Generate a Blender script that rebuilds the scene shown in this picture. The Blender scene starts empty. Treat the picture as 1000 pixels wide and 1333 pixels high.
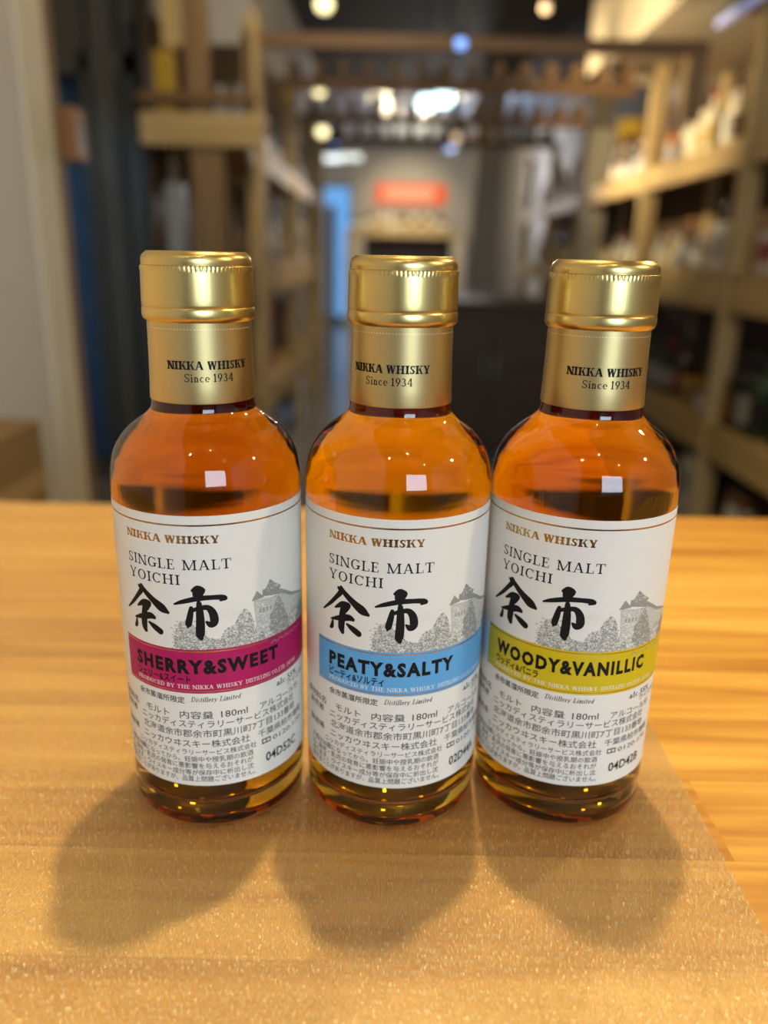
import bpy, bmesh, math, random
from mathutils import Matrix, Vector
random.seed(7)
SC = bpy.context.scene
COL = SC.collection
R = math.radians
CT = 0.95                      # height of the mat surface the bottles stand on

# ------------------------------------------------------------------ camera
cam_d = bpy.data.cameras.new('camera')
cam = bpy.data.objects.new('camera', cam_d)
COL.objects.link(cam)
cam_d.sensor_fit = 'VERTICAL'
cam_d.sensor_height = 36.0
cam_d.sensor_width = 27.0
cam_d.lens = 27.603
cam.matrix_world = Matrix.Translation((0, 0, CT + 0.16774)) @ Matrix.Rotation(R(90 - 18.0323), 4, 'X') @ Matrix.Rotation(R(1.25085), 4, 'Z')
cam_d.dof.use_dof = True
cam_d.dof.focus_distance = 0.216
cam_d.dof.aperture_fstop = 6.0
cam_d.clip_start = 0.01
SC.camera = cam

# ------------------------------------------------------------------ render look
SC.view_settings.view_transform = 'Standard'
SC.view_settings.look = 'None'
SC.view_settings.exposure = 0.0
SC.view_settings.gamma = 1.0
SC.view_settings.use_curve_mapping = False
cy = SC.cycles
cy.max_bounces = 24
cy.transmission_bounces = 24
cy.transparent_max_bounces = 24
cy.glossy_bounces = 10
cy.diffuse_bounces = 5
cy.sample_clamp_indirect = 5.0
cy.caustics_refractive = True
cy.caustics_reflective = True
cy.blur_glossy = 0.3

# ------------------------------------------------------------------ world and lights
W = bpy.data.worlds.new('evening_sky')
SC.world = W
W.use_nodes = True
W.node_tree.nodes['Background'].inputs[0].default_value = (0.21, 0.52, 1.0, 1)
W.node_tree.nodes['Background'].inputs[1].default_value = 0.95

def lamp(name, kind, loc, energy, color, target=None, **kw):
    d = bpy.data.lights.new(name, kind)
    d.energy = energy
    d.color = color
    for k, v in kw.items():
        setattr(d, k, v)
    o = bpy.data.objects.new(name, d)
    COL.objects.link(o)
    o.location = loc
    if target is not None:
        o.rotation_euler = (Vector(target) - Vector(loc)).to_track_quat('-Z', 'Y').to_euler()
    return o

WARM = (1.0, 0.79, 0.42)
WARM2 = (1.0, 0.80, 0.48)
COOL = (0.64, 0.83, 1.0)
# spotlight over the counter, a little behind the bottles
key = lamp('counter_spotlight', 'SPOT', (0.044, 0.515, CT + 1.06), 32, WARM, (0.0, 0.24, CT), spot_size=R(95), spot_blend=0.6, shadow_soft_size=0.018)
# weaker spotlights further to the right
key2 = lamp('side_spotlight', 'SPOT', (1.05, 0.05, CT + 0.80), 17, WARM, (-0.1, 0.22, CT), spot_size=R(80), spot_blend=0.5, shadow_soft_size=0.03)
key3 = lamp('side_spotlight_rear', 'SPOT', (0.95, 0.95, CT + 0.95), 16, WARM, (-0.1, 0.20, CT), spot_size=R(80), spot_blend=0.5, shadow_soft_size=0.03)
# daylight through the window behind the camera
day = lamp('window_daylight', 'AREA', (0.95, -2.08, 1.62), 42, COOL, (0.95, 0, 1.62), shape='RECTANGLE', size=1.15, size_y=0.9)
# ceiling spotlights of the shop behind and beside the camera
for nm, loc, e in (('ceiling_spot_a', (-0.35, -0.9, 2.62), 9), ('ceiling_spot_b', (0.25, -0.5, 2.62), 8), ('ceiling_spot_c', (-0.30, 0.95, 2.5), 7), ('ceiling_spot_d', (0.55, 1.25, 2.6), 12), ('ceiling_spot_e', (1.1, -1.2, 2.62), 6), ('ceiling_spot_f', (0.1, 1.9, 2.4), 7)):
    lamp(nm, 'POINT', loc, e, WARM2, shadow_soft_size=0.025)
room2 = lamp('aisle_floor_fill', 'POINT', (-0.15, 2.9, 2.5), 16, WARM2, shadow_soft_size=0.05)  # unseen lamp added to brighten the aisle floor beyond the counter
room3 = lamp('ceiling_lamp_far', 'POINT', (0.95, 10.2, 2.0), 75, (0.85, 0.9, 1.0), shadow_soft_size=0.06)
room4 = lamp('ceiling_lamp_rear', 'POINT', (0.3, 11.8, 2.35), 60, WARM2, shadow_soft_size=0.06)
shelf1 = lamp('shelf_spotlight', 'SPOT', (0.30, 5.1, 1.86), 150, WARM2, (1.55, 5.2, 1.88), spot_size=R(90), spot_blend=0.9, shadow_soft_size=0.03)
glaz_l = lamp('glazing_fill', 'SPOT', (-1.2, 2.0, 2.2), 26, COOL, (-1.5, 4.0, 0.95), spot_size=R(40), spot_blend=0.7, shadow_soft_size=0.03)  # unseen cool lamp added to brighten the blue behind the left glazing
pillar_l = lamp('pillar_fill', 'POINT', (0.5, 7.0, 1.9), 7, WARM2, shadow_soft_size=0.04)  # unseen lamp added to lift the front of the grey pillar
near_l = lamp('near_rack_fill', 'SPOT', (0.45, 1.7, 2.2), 45, WARM2, (1.5, 1.9, 0.6), spot_size=R(75), spot_blend=0.7, shadow_soft_size=0.03)  # unseen lamp added to light the near right rack, seen through the whisky
soffit_l = lamp('soffit_fill', 'SPOT', (0.1, 4.1, 2.25), 26, WARM2, (1.15, 4.5, 2.45), spot_size=R(85), spot_blend=0.8, shadow_soft_size=0.03)  # unseen lamp added to brighten the side of the beige soffit
shelf2 = lamp('shelf_spotlight_near', 'SPOT', (0.22, 3.80, 1.86), 120, WARM2, (1.6, 4.3, 1.96), spot_size=R(88), spot_blend=0.9, shadow_soft_size=0.03)
banner_l = lamp('display_spotlight', 'SPOT', (0.25, 12.7, 2.5), 70, WARM2, (0.28, 13.8, 1.8), spot_size=R(90), spot_blend=0.7, shadow_soft_size=0.03)
left_l = lamp('left_spotlight', 'SPOT', (-0.1, 2.3, 2.4), 18, WARM2, (-0.8, 3.9, 1.4), spot_size=R(80), spot_blend=0.7, shadow_soft_size=0.03)
left_2 = lamp('left_rack_spotlight', 'SPOT', (0.1, 5.6, 1.9), 22, WARM2, (-0.7, 5.6, 1.0), spot_size=R(110), spot_blend=0.7, shadow_soft_size=0.03)

# ------------------------------------------------------------------ materials
def mat(name):
    m = bpy.data.materials.new(name)
    m.use_nodes = True
    nt = m.node_tree
    return m, nt, nt.nodes['Principled BSDF'], nt.nodes['Material Output']

def N(nt, t, **kw):
    n = nt.nodes.new(t)
    for k, v in kw.items():
        setattr(n, k, v)
    return n

def plain(name, col, rough=0.5, metal=0.0, var=0.12, scale=30, **inp):
    m, nt, b, o = mat(name)
    tc = N(nt, 'ShaderNodeTexCoord')
    nz = N(nt, 'ShaderNodeTexNoise')
    nz.inputs['Scale'].default_value = scale
    nt.links.new(tc.outputs['Object'], nz.inputs['Vector'])
    mr = N(nt, 'ShaderNodeMapRange')
    mr.inputs['To Min'].default_value = 1 - var
    mr.inputs['To Max'].default_value = 1 + var
    nt.links.new(nz.outputs['Fac'], mr.inputs['Value'])
    mx = N(nt, 'ShaderNodeVectorMath', operation='SCALE')
    mx.inputs[0].default_value = col
    nt.links.new(mr.outputs[0], mx.inputs['Scale'])
    nt.links.new(mx.outputs[0], b.inputs['Base Color'])
    b.inputs['Roughness'].default_value = rough
    b.inputs['Metallic'].default_value = metal
    for k, v in inp.items():
        b.inputs[k].default_value = v
    return m

def emis(name, col, strength):
    m, nt, b, o = mat(name)
    b.inputs['Base Color'].default_value = (*col, 1)
    b.inputs['Emission Color'].default_value = (*col, 1)
    b.inputs['Emission Strength'].default_value = strength
    return m

def wood(name, c0, c1, rough=0.5, axis='X', grain=1.0, coat=0.0):
    """grained timber, the grain running along one object axis"""
    m, nt, b, o = mat(name)
    tc = N(nt, 'ShaderNodeTexCoord')
    mp = N(nt, 'ShaderNodeMapping')
    s = {'X': (1.5, 28, 28), 'Y': (28, 1.5, 28), 'Z': (28, 28, 1.5)}[axis]
    mp.inputs['Scale'].default_value = tuple(v * grain for v in s)
    nt.links.new(tc.outputs['Object'], mp.inputs['Vector'])
    nz = N(nt, 'ShaderNodeTexNoise')
    nz.inputs['Scale'].default_value = 1.0
    nz.inputs['Detail'].default_value = 6
    nt.links.new(mp.outputs[0], nz.inputs['Vector'])
    cr = N(nt, 'ShaderNodeValToRGB')
    cr.color_ramp.elements[0].position = 0.3
    cr.color_ramp.elements[0].color = (*c0, 1)
    cr.color_ramp.elements[1].position = 0.7
    cr.color_ramp.elements[1].color = (*c1, 1)
    nt.links.new(nz.outputs['Fac'], cr.inputs[0])
    nt.links.new(cr.outputs[0], b.inputs['Base Color'])
    b.inputs['Roughness'].default_value = rough
    b.inputs['Coat Weight'].default_value = coat
    return m

def counter_wood():
    m, nt, b, o = mat('laminated_counter_wood')
    L = nt.links.new
    tc = N(nt, 'ShaderNodeTexCoord')
    sp = N(nt, 'ShaderNodeSeparateXYZ')
    L(tc.outputs['Object'], sp.inputs[0])
    def M(op, a, bv=None, c=None):
        n = N(nt, 'ShaderNodeMath', operation=op)
        for i, v in enumerate((a, bv, c)):
            if v is None: continue
            if isinstance(v, (int, float)): n.inputs[i].default_value = v
            else: L(v, n.inputs[i])
        return n.outputs[0]
    PW = 0.038
    yy = M('DIVIDE', M('ADD', sp.outputs['Y'], 10 * PW - 0.1525), PW)
    row = M('FLOOR', yy)
    fr = M('FRACT', yy)
    wn = N(nt, 'ShaderNodeTexWhiteNoise', noise_dimensions='1D')
    L(row, wn.inputs['W'])
    xx = M('ADD', M('DIVIDE', sp.outputs['X'], 0.42), M('MULTIPLY', wn.outputs['Value'], 7.3))
    cell = M('FLOOR', xx)
    cb = N(nt, 'ShaderNodeCombineXYZ')
    L(row, cb.inputs[0]); L(cell, cb.inputs[1])
    w2 = N(nt, 'ShaderNodeTexWhiteNoise', noise_dimensions='2D')
    L(cb.outputs[0], w2.inputs['Vector'])
    # grain
    off = N(nt, 'ShaderNodeVectorMath', operation='MULTIPLY_ADD')
    off.inputs[1].default_value = (7, 130, 1)
    L(tc.outputs['Object'], off.inputs[0])
    sc2 = N(nt, 'ShaderNodeVectorMath', operation='SCALE')
    sc2.inputs['Scale'].default_value = 40
    L(w2.outputs['Color'], sc2.inputs[0])
    L(sc2.outputs[0], off.inputs[2])
    nz = N(nt, 'ShaderNodeTexNoise')
    nz.inputs['Scale'].default_value = 1.0; nz.inputs['Detail'].default_value = 7; nz.inputs['Distortion'].default_value = 0.6
    L(off.outputs[0], nz.inputs['Vector'])
    off2 = N(nt, 'ShaderNodeVectorMath', operation='MULTIPLY_ADD')
    off2.inputs[1].default_value = (3, 26, 1)
    L(tc.outputs['Object'], off2.inputs[0]); L(sc2.outputs[0], off2.inputs[2])
    nz2 = N(nt, 'ShaderNodeTexNoise')
    nz2.inputs['Scale'].default_value = 1.0; nz2.inputs['Detail'].default_value = 3
    L(off2.outputs[0], nz2.inputs['Vector'])
    g = M('ADD', M('MULTIPLY', nz.outputs['Fac'], 0.5), M('ADD', M('MULTIPLY', nz2.outputs['Fac'], 0.5), M('MULTIPLY', M('SUBTRACT', w2.outputs['Value'], 0.5), 0.16)))
    cr = N(nt, 'ShaderNodeValToRGB')
    e = cr.color_ramp.elements
    e[0].position = 0.36; e[0].color = (0.42, 0.165, 0.022, 1)
    e[1].position = 0.66; e[1].color = (0.80, 0.48, 0.115, 1)
    x = cr.color_ramp.elements.new(0.5); x.color = (0.66, 0.335, 0.055, 1)
    L(g, cr.inputs[0])
    # glue joint line
    d = M('MINIMUM', fr, M('SUBTRACT', 1.0, fr))
    j = N(nt, 'ShaderNodeMapRange')
    j.inputs['From Min'].default_value = 0.0; j.inputs['From Max'].default_value = 0.02
    j.inputs['To Min'].default_value = 0.80; j.inputs['To Max'].default_value = 1.0
    L(d, j.inputs['Value'])
    mu = N(nt, 'ShaderNodeVectorMath', operation='SCALE')
    L(cr.outputs[0], mu.inputs[0]); L(j.outputs[0], mu.inputs['Scale'])
    L(mu.outputs[0], b.inputs['Base Color'])
    b.inputs['Roughness'].default_value = 0.38
    b.inputs['Coat Weight'].default_value = 0.15
    b.inputs['Coat Roughness'].default_value = 0.25
    return m

def mat_vinyl():
    """thin clear table mat with an embossed weave, its glints partly painted as pale dashes"""
    m, nt, b, o = mat('clear_embossed_vinyl')
    L = nt.links.new
    nt.nodes.remove(b)
    tc = N(nt, 'ShaderNodeTexCoord')
    mp = N(nt, 'ShaderNodeMapping'); mp.inputs['Scale'].default_value = (2250, 600, 1)
    L(tc.outputs['Object'], mp.inputs['Vector'])
    nz = N(nt, 'ShaderNodeTexNoise'); nz.inputs['Scale'].default_value = 1.0; nz.inputs['Detail'].default_value = 1.0
    L(mp.outputs[0], nz.inputs['Vector'])
    bp = N(nt, 'ShaderNodeBump'); bp.inputs['Strength'].default_value = 1.0; bp.inputs['Distance'].default_value = 0.0007
    L(nz.outputs['Fac'], bp.inputs['Height'])
    glint_dash = N(nt, 'ShaderNodeMapRange', interpolation_type='SMOOTHSTEP')
    glint_dash.inputs['From Min'].default_value = 0.50; glint_dash.inputs['From Max'].default_value = 0.66
    L(nz.outputs['Fac'], glint_dash.inputs['Value'])
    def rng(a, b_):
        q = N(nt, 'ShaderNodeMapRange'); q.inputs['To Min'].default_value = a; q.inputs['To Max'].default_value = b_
        L(glint_dash.outputs[0], q.inputs['Value']); return q.outputs[0]
    tr = N(nt, 'ShaderNodeBsdfTransparent'); tr.inputs[0].default_value = (0.97, 0.96, 0.94, 1)
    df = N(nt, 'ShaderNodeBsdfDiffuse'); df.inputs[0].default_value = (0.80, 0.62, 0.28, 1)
    gl = N(nt, 'ShaderNodeBsdfGlossy'); gl.inputs['Roughness'].default_value = 0.30; gl.inputs[0].default_value = (1, 0.93, 0.78, 1)
    L(bp.outputs[0], gl.inputs['Normal'])
    m1 = N(nt, 'ShaderNodeMixShader'); L(rng(0.05, 0.27), m1.inputs[0]); L(tr.outputs[0], m1.inputs[1]); L(df.outputs[0], m1.inputs[2])  # pale diffuse dashes paint the sparkle into the mat's colour
    m2 = N(nt, 'ShaderNodeMixShader'); L(rng(0.05, 0.18), m2.inputs[0])
    L(m1.outputs[0], m2.inputs[1]); L(gl.outputs[0], m2.inputs[2])
    L(m2.outputs[0], o.inputs['Surface'])
    return m

def glass_clear():
    m, nt, b, o = mat('clear_bottle_glass')
    b.inputs['Base Color'].default_value = (0.985, 0.99, 0.98, 1)
    b.inputs['Roughness'].default_value = 0.0
    b.inputs['IOR'].default_value = 1.5
    b.inputs['Transmission Weight'].default_value = 1.0
    return m

def whisky_mat(name, col, dens):
    """liquid: against the glass on its sides, against air on its top surface"""
    m, nt, b, o = mat(name)
    L = nt.links.new
    b.inputs['Base Color'].default_value = (1, 1, 1, 1)
    b.inputs['Roughness'].default_value = 0.0
    b.inputs['Transmission Weight'].default_value = 1.0
    tc = N(nt, 'ShaderNodeTexCoord'); sp = N(nt, 'ShaderNodeSeparateXYZ'); L(tc.outputs['Object'], sp.inputs[0])
    gt = N(nt, 'ShaderNodeMath', operation='GREATER_THAN'); gt.inputs[1].default_value = LEVEL - 0.00012
    L(sp.outputs['Z'], gt.inputs[0])
    mr = N(nt, 'ShaderNodeMapRange'); mr.inputs['To Min'].default_value = 1.361 / 1.5; mr.inputs['To Max'].default_value = 1.361
    L(gt.outputs[0], mr.inputs['Value']); L(mr.outputs[0], b.inputs['IOR'])
    va = N(nt, 'ShaderNodeVolumeAbsorption'); va.inputs['Color'].default_value = (*col, 1); va.inputs['Density'].default_value = dens
    L(va.outputs[0], o.inputs['Volume'])
    return m

LEVEL = 0.1400
MT = {}
MT['counter'] = counter_wood()
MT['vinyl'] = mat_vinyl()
MT['glass'] = glass_clear()
MT['paper'] = plain('cream_label_paper', (0.79, 0.795, 0.755), 0.55, var=0.02, scale=400)
def translucent(m, f, col):
    nt = m.node_tree
    o = nt.nodes['Material Output']; b = nt.nodes['Principled BSDF']
    tl = N(nt, 'ShaderNodeBsdfTranslucent'); tl.inputs[0].default_value = (*col, 1)
    mx = N(nt, 'ShaderNodeMixShader'); mx.inputs[0].default_value = f
    nt.links.new(b.outputs[0], mx.inputs[1]); nt.links.new(tl.outputs[0], mx.inputs[2]); nt.links.new(mx.outputs[0], o.inputs['Surface'])
translucent(MT['paper'], 0.08, (0.85, 0.83, 0.78))
MT['art_light'] = plain('pale_grey_print', (0.50, 0.51, 0.48), 0.6, var=0.25, scale=900)
MT['art_dark'] = plain('grey_print', (0.27, 0.28, 0.26), 0.6, var=0.2, scale=900)
MT['foil'] = plain('gold_foil_print', (0.46, 0.30, 0.09), 0.20, 1.0, var=0.1, scale=200)
MT['ink'] = plain('black_ink', (0.006, 0.006, 0.007), 0.6, **{'Specular IOR Level': 0.2})
MT['ink_grey'] = plain('grey_ink', (0.065, 0.06, 0.055), 0.6, **{'Specular IOR Level': 0.25})
MT['ink_navy'] = plain('dark_navy_ink', (0.010, 0.010, 0.022), 0.6, **{'Specular IOR Level': 0.2})
MT['ink_white'] = plain('white_ink', (0.82, 0.80, 0.78), 0.5)
MT['magenta'] = plain('magenta_print', (0.40, 0.006, 0.10), 0.5, var=0.03, **{'Specular IOR Level': 0.3})
MT['blue'] = plain('sky_blue_print', (0.105, 0.36, 0.68), 0.5, var=0.03, **{'Specular IOR Level': 0.3})
MT['yellow'] = plain('mustard_yellow_print', (0.58, 0.45, 0.01), 0.5, var=0.03, **{'Specular IOR Level': 0.3})
MT['cap_gold'] = plain('gold_aluminium_cap', (0.70, 0.52, 0.20), 0.30, 1.0, var=0.04, scale=150)
MT['sleeve_gold'] = plain('satin_gold_sleeve', (0.63, 0.47, 0.21), 0.38, 1.0, var=0.04, scale=150)
MT['sleeve_inside'] = plain('dark_brown_sleeve_lining', (0.03, 0.016, 0.008), 0.6)
MT['sleeve_film'] = plain('sleeve_dots', (0.85, 0.72, 0.48), 0.4, 0.6)

# ------------------------------------------------------------------ object helpers
def link_mesh(name, me, mats, parent=None, loc=None):
    o = bpy.data.objects.new(name, me)
    COL.objects.link(o)
    for m in mats:
        me.materials.append(m)
    if parent is not None:
        o.parent = parent
    if loc is not None:
        o.location = loc
    return o

def tag(o, label, cat, group=None, kind=None):
    o['label'] = label
    o['category'] = cat
    if group: o['group'] = group
    if kind: o['kind'] = kind
    return o

def thing(name, label, cat, loc=(0, 0, 0), group=None, rz=0.0):
    o = bpy.data.objects.new(name, None)
    o.empty_display_size = 0.05
    COL.objects.link(o)
    o.location = loc
    o.rotation_euler = (0, 0, rz)
    return tag(o, label, cat, group)

class MB:
    """collects boxes and turned shapes for one mesh; coordinates in metres"""
    def __init__(s):
        s.v = []; s.f = []; s.mi = []
    def add(s, v, f, m=0):
        b = len(s.v)
        s.v += [tuple(p) for p in v]
        s.f += [tuple(i + b for i in q) for q in f]
        s.mi += [m] * len(f)
        return s
    def box(s, x0, x1, y0, y1, z0, z1, m=0, bev=0.0):
        if bev <= 0:
            v = [(x, y, z) for z in (z0, z1) for y in (y0, y1) for x in (x0, x1)]
            return s.add(v, [(0, 2, 3, 1), (4, 5, 7, 6), (0, 1, 5, 4), (2, 6, 7, 3), (0, 4, 6, 2), (1, 3, 7, 5)], m)
        bm = bmesh.new()
        bmesh.ops.create_cube(bm, size=1)
        for p in bm.verts:
            p.co = Vector(((x0 + x1) / 2 + p.co.x * (x1 - x0), (y0 + y1) / 2 + p.co.y * (y1 - y0), (z0 + z1) / 2 + p.co.z * (z1 - z0)))
        bmesh.ops.bevel(bm, geom=list(bm.edges), offset=bev, segments=2, affect='EDGES', profile=0.5)
        bm.verts.index_update()
        s.add([p.co[:] for p in bm.verts], [[q.index for q in f.verts] for f in bm.faces], m)
        bm.free()
        return s
    def lathe(s, prof, seg=24, c=(0, 0, 0), m=0, rfun=None, mfun=None):
        """prof: (r, z) from bottom to top, outward normals when r runs bottom to top"""
        rings = []
        v = []; f = []; mi = []
        for k, (r, z) in enumerate(prof):
            if r < 1e-7:
                rings.append([len(v)]); v.append((c[0], c[1], c[2] + z))
            else:
                ids = []
                for i in range(seg):
                    a = 2 * math.pi * i / seg
                    rr = rfun(r, z, a, k) if rfun else r
                    ids.append(len(v)); v.append((c[0] + rr * math.cos(a), c[1] + rr * math.sin(a), c[2] + z))
                rings.append(ids)
        for k in range(len(rings) - 1):
            A, B = rings[k], rings[k + 1]
            mm = mfun(k) if mfun else m
            for i in range(seg):
                j = (i + 1) % seg
                if len(A) == 1 and len(B) == 1: continue
                if len(A) == 1: f.append((A[0], B[j], B[i]))
                elif len(B) == 1: f.append((A[i], A[j], B[0]))
                else: f.append((A[i], A[j], B[j], B[i]))
                mi.append(mm)
        b = len(s.v)
        s.v += v; s.f += [tuple(i + b for i in q) for q in f]; s.mi += mi
        return s
    def mesh(s, name, smooth=None):
        me = bpy.data.meshes.new(name)
        me.from_pydata(s.v, [], s.f)
        me.polygons.foreach_set('material_index', s.mi)
        me.update()
        if smooth is not None:
            me.polygons.foreach_set('use_smooth', [True] * len(me.polygons))
            me.set_sharp_from_angle(angle=R(smooth))
        return me
    def build(s, name, mats, parent=None, loc=None, smooth=None):
        return link_mesh(name, s.mesh(name, smooth), mats if isinstance(mats, (list, tuple)) else [mats], parent, loc)

def curve_pts(pts, n=8):
    """Catmull-Rom through (r, z) points"""
    out = []
    P = [pts[0]] + list(pts) + [pts[-1]]
    for i in range(1, len(P) - 2):
        p0, p1, p2, p3 = P[i - 1], P[i], P[i + 1], P[i + 2]
        for k in range(n):
            t = k / n
            out.append(tuple(0.5 * ((2 * p1[j]) + (-p0[j] + p2[j]) * t + (2 * p0[j] - 5 * p1[j] + 4 * p2[j] - p3[j]) * t * t + (-p0[j] + 3 * p1[j] - 3 * p2[j] + p3[j]) * t ** 3) for j in (0, 1)))
    out.append(tuple(pts[-1]))
    return out

# ------------------------------------------------------------------ lettering (flat polygons, x to the right, y up)
def bfont(body, bold=0.0, shear=0.0, track=1.0):
    cu = bpy.data.curves.new('lettering', 'FONT')
    cu.body = body
    cu.size = 1.0
    cu.offset = bold
    cu.shear = shear
    cu.space_character = track
    cu.resolution_u = 2
    ob = bpy.data.objects.new('lettering', cu)
    COL.objects.link(ob)
    bpy.context.view_layer.update()
    me = bpy.data.meshes.new_from_object(ob.evaluated_get(bpy.context.evaluated_depsgraph_get()))
    v = [(p.co.x, p.co.y) for p in me.vertices]
    f = [tuple(q.vertices) for q in me.polygons]
    bpy.data.objects.remove(ob); bpy.data.curves.remove(cu); bpy.data.meshes.remove(me)
    return v, f

def rect(x0, y0, x1, y1): return [(x0, y0), (x1, y0), (x1, y1), (x0, y1)]

def serif_glyph(ch, W, T):
    """one roman letter with serifs, cap height 1; W heavy stroke, T hair stroke"""
    P = []
    S = 0.11
    def stem(x, y0=0.0, y1=1.0, w=W, b=True, t=True, bl=S, br=S, tl=S, tr=S):
        P.append(rect(x, y0, x + w, y1))
        if b: P.append([(x - bl, y0), (x + w + br, y0), (x + w + br, y0 + T), (x + w, y0 + T * 2), (x, y0 + T * 2), (x - bl, y0 + T)])
        if t: P.append([(x - tl, y1 - T), (x, y1 - T * 2), (x + w, y1 - T * 2), (x + w + tr, y1 - T), (x + w + tr, y1), (x - tl, y1)])
    def bar(x0, x1, y, h=T): P.append(rect(x0, y, x1, y + h))
    def tick(x, y0, y1, w=T): P.append(rect(x, y0, x + w, y1))
    def diag(xa, ya, xb, yb, w): P.append([(xa, ya), (xa + w, ya), (xb + w, yb), (xb, yb)])
    def foot(xc, y, half=0.17):
        if y < 0.5: P.append(rect(xc - half, y, xc + half, y + T))
        else: P.append(rect(xc - half, y - T, xc + half, y))
    def arc(cx, cy, rx, ry, a0, a1, wx, wy, n=14):
        for i in range(n):
            a = R(a0 + (a1 - a0) * i / n); b = R(a0 + (a1 - a0) * (i + 1) / n)
            q = [(cx + rx * math.cos(a), cy + ry * math.sin(a)), (cx + rx * math.cos(b), cy + ry * math.sin(b)),
                 (cx + (rx - wx) * math.cos(b), cy + (ry - wy) * math.sin(b)), (cx + (rx - wx) * math.cos(a), cy + (ry - wy) * math.sin(a))]
            P.append(q if a1 > a0 else q[::-1])
    a = 0.7
    if ch == 'N':
        stem(0.12, w=T * 1.5, tl=0.12, tr=0.0); stem(0.80, w=T * 1.5); diag(0.08, 1, 0.80 + T * 1.5 - W * 1.15, 0, W * 1.15); a = 1.0
    elif ch == 'I': stem(0.13); a = 0.26 + W
    elif ch == 'K':
        k0 = 0.12 + W
        stem(0.12); diag(k0 - 0.02, 0.40, k0 + 0.40, 1.0, T * 1.3); diag(k0 + 0.34, 0.0, k0 + 0.10, 0.60, W * 0.85)
        foot(k0 + 0.42, 1.0, 0.17); foot(k0 + 0.36 + W * 0.4, 0.0, 0.20); a = k0 + 0.52 + W * 0.35
    elif ch == 'A':
        diag(0.12, 0, 0.42, 1.0, T * 1.4); diag(0.72, 0, 0.40, 1.0, W * 1.1); bar(0.24, 0.72, 0.30); foot(0.14, 0, 0.14); foot(0.72 + W / 2, 0, 0.18); a = 0.98
    elif ch == 'W':
        diag(0.28, 0, 0.06, 1, W); diag(0.30, 0, 0.56, 1, T * 1.4); diag(0.74, 0, 0.50, 1, W); diag(0.78, 0, 1.04, 1, T * 1.4)
        foot(0.10 + W / 2, 1, 0.18); foot(0.56, 1, 0.15); foot(1.05, 1, 0.13); a = 1.22
    elif ch == 'H': stem(0.12); stem(0.70); bar(0.12, 0.75, 0.49); a = 0.82 + W + 0.02
    elif ch == 'S':
        arc(0.34, 0.745, 0.26, 0.255, 30, 270, W * 0.8, T * 1.3); arc(0.33, 0.26, 0.29, 0.26, 90, -150, W * 0.9, T * 1.3)
        tick(0.55, 0.70, 0.98); tick(0.04, 0.02, 0.32); diag(0.30, 0.40, 0.24, 0.56, W * 1.0); a = 0.68
    elif ch == 'Y':
        stem(0.38, 0, 0.45, t=False); diag(0.38, 0.42, 0.06, 1, W); diag(0.38 + W - T * 1.5, 0.42, 0.74, 1, T * 1.5); foot(0.10 + W / 2, 1, 0.17); foot(0.77, 1, 0.14); a = 0.92
    elif ch == 'G':
        arc(0.46, 0.5, 0.42, 0.51, 45, 318, W, T * 1.3); stem(0.66, 0.06, 0.44, b=False); tick(0.74, 0.68, 0.98); a = 0.92
    elif ch == 'C': arc(0.46, 0.5, 0.42, 0.51, 42, 318, W, T * 1.3); tick(0.74, 0.68, 0.98); a = 0.86
    elif ch == 'O': arc(0.47, 0.5, 0.43, 0.51, 0, 360, W, T * 1.3, 26); a = 0.94
    elif ch == 'L': stem(0.12); bar(0.12, 0.66, 0); tick(0.64, 0, 0.28); a = 0.72
    elif ch == 'E':
        stem(0.12); bar(0.12, 0.64, 0); bar(0.12, 0.60, 1 - T); bar(0.12, 0.48, 0.5); tick(0.62, 0, 0.26); tick(0.57, 0.76, 1); tick(0.46, 0.40, 0.64); a = 0.74
    elif ch == 'M':
        stem(0.13, w=T * 1.5, tr=0.0); stem(0.98, w=W); diag(0.50, 0, 0.12, 1, W); diag(0.52, 0, 1.0, 1, T * 1.4); a = 1.24
    elif ch == 'T': stem(0.34, t=False); bar(0.02, 0.80 - 0.12 + W, 1 - T * 1.2, T * 1.2); tick(0.02, 0.74, 1); tick(0.68 + W - T, 0.74, 1); a = 0.72 + W
    elif ch in 'PRB':
        stem(0.12); bar(0.12, 0.42, 1 - T); bar(0.12, 0.42, 0.46); arc(0.40, 0.73, 0.30, 0.27, -90, 90, W, T * 1.2); a = 0.76
        if ch == 'R': diag(0.70, 0, 0.36, 0.48, W); foot(0.76, 0, 0.14); a = 0.86
        if ch == 'B': bar(0.12, 0.42, 0); arc(0.42, 0.25, 0.32, 0.25, -90, 90, W, T * 1.2); a = 0.80
    elif ch == 'D': stem(0.12); bar(0.12, 0.44, 1 - T); bar(0.12, 0.44, 0); arc(0.42, 0.5, 0.44, 0.5, -90, 90, W, T * 1.2); a = 0.92
    elif ch == 'U': stem(0.12, 0.30, 1, b=False); stem(0.72, 0.30, 1, w=T * 1.5, b=False); arc(0.12 + 0.32, 0.32, 0.32, 0.33, 180, 360, W * 0.8, T * 1.4); a = 0.92
    elif ch == 'J': stem(0.22, 0.12, 1, b=False); arc(0.10, 0.10, 0.22, 0.24, -130, 0, W * 0.8, T * 1.5); a = 0.46
    elif ch == 'i': stem(0.09, 0, 0.62, t=False, bl=.08, br=.08); P.append(rect(0.02, 0.62 - T, 0.10, 0.62)); arc(0.09 + W / 2, 0.86, 0.085, 0.085, 0, 360, 0.084, 0.084, 10); a = 0.18 + W
    elif ch == 'n' or ch == 'r' or ch == 'm':
        stem(0.09, 0, 0.62, t=False, bl=.08, br=.08); P.append(rect(0.0, 0.62 - T, 0.10, 0.62))
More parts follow.
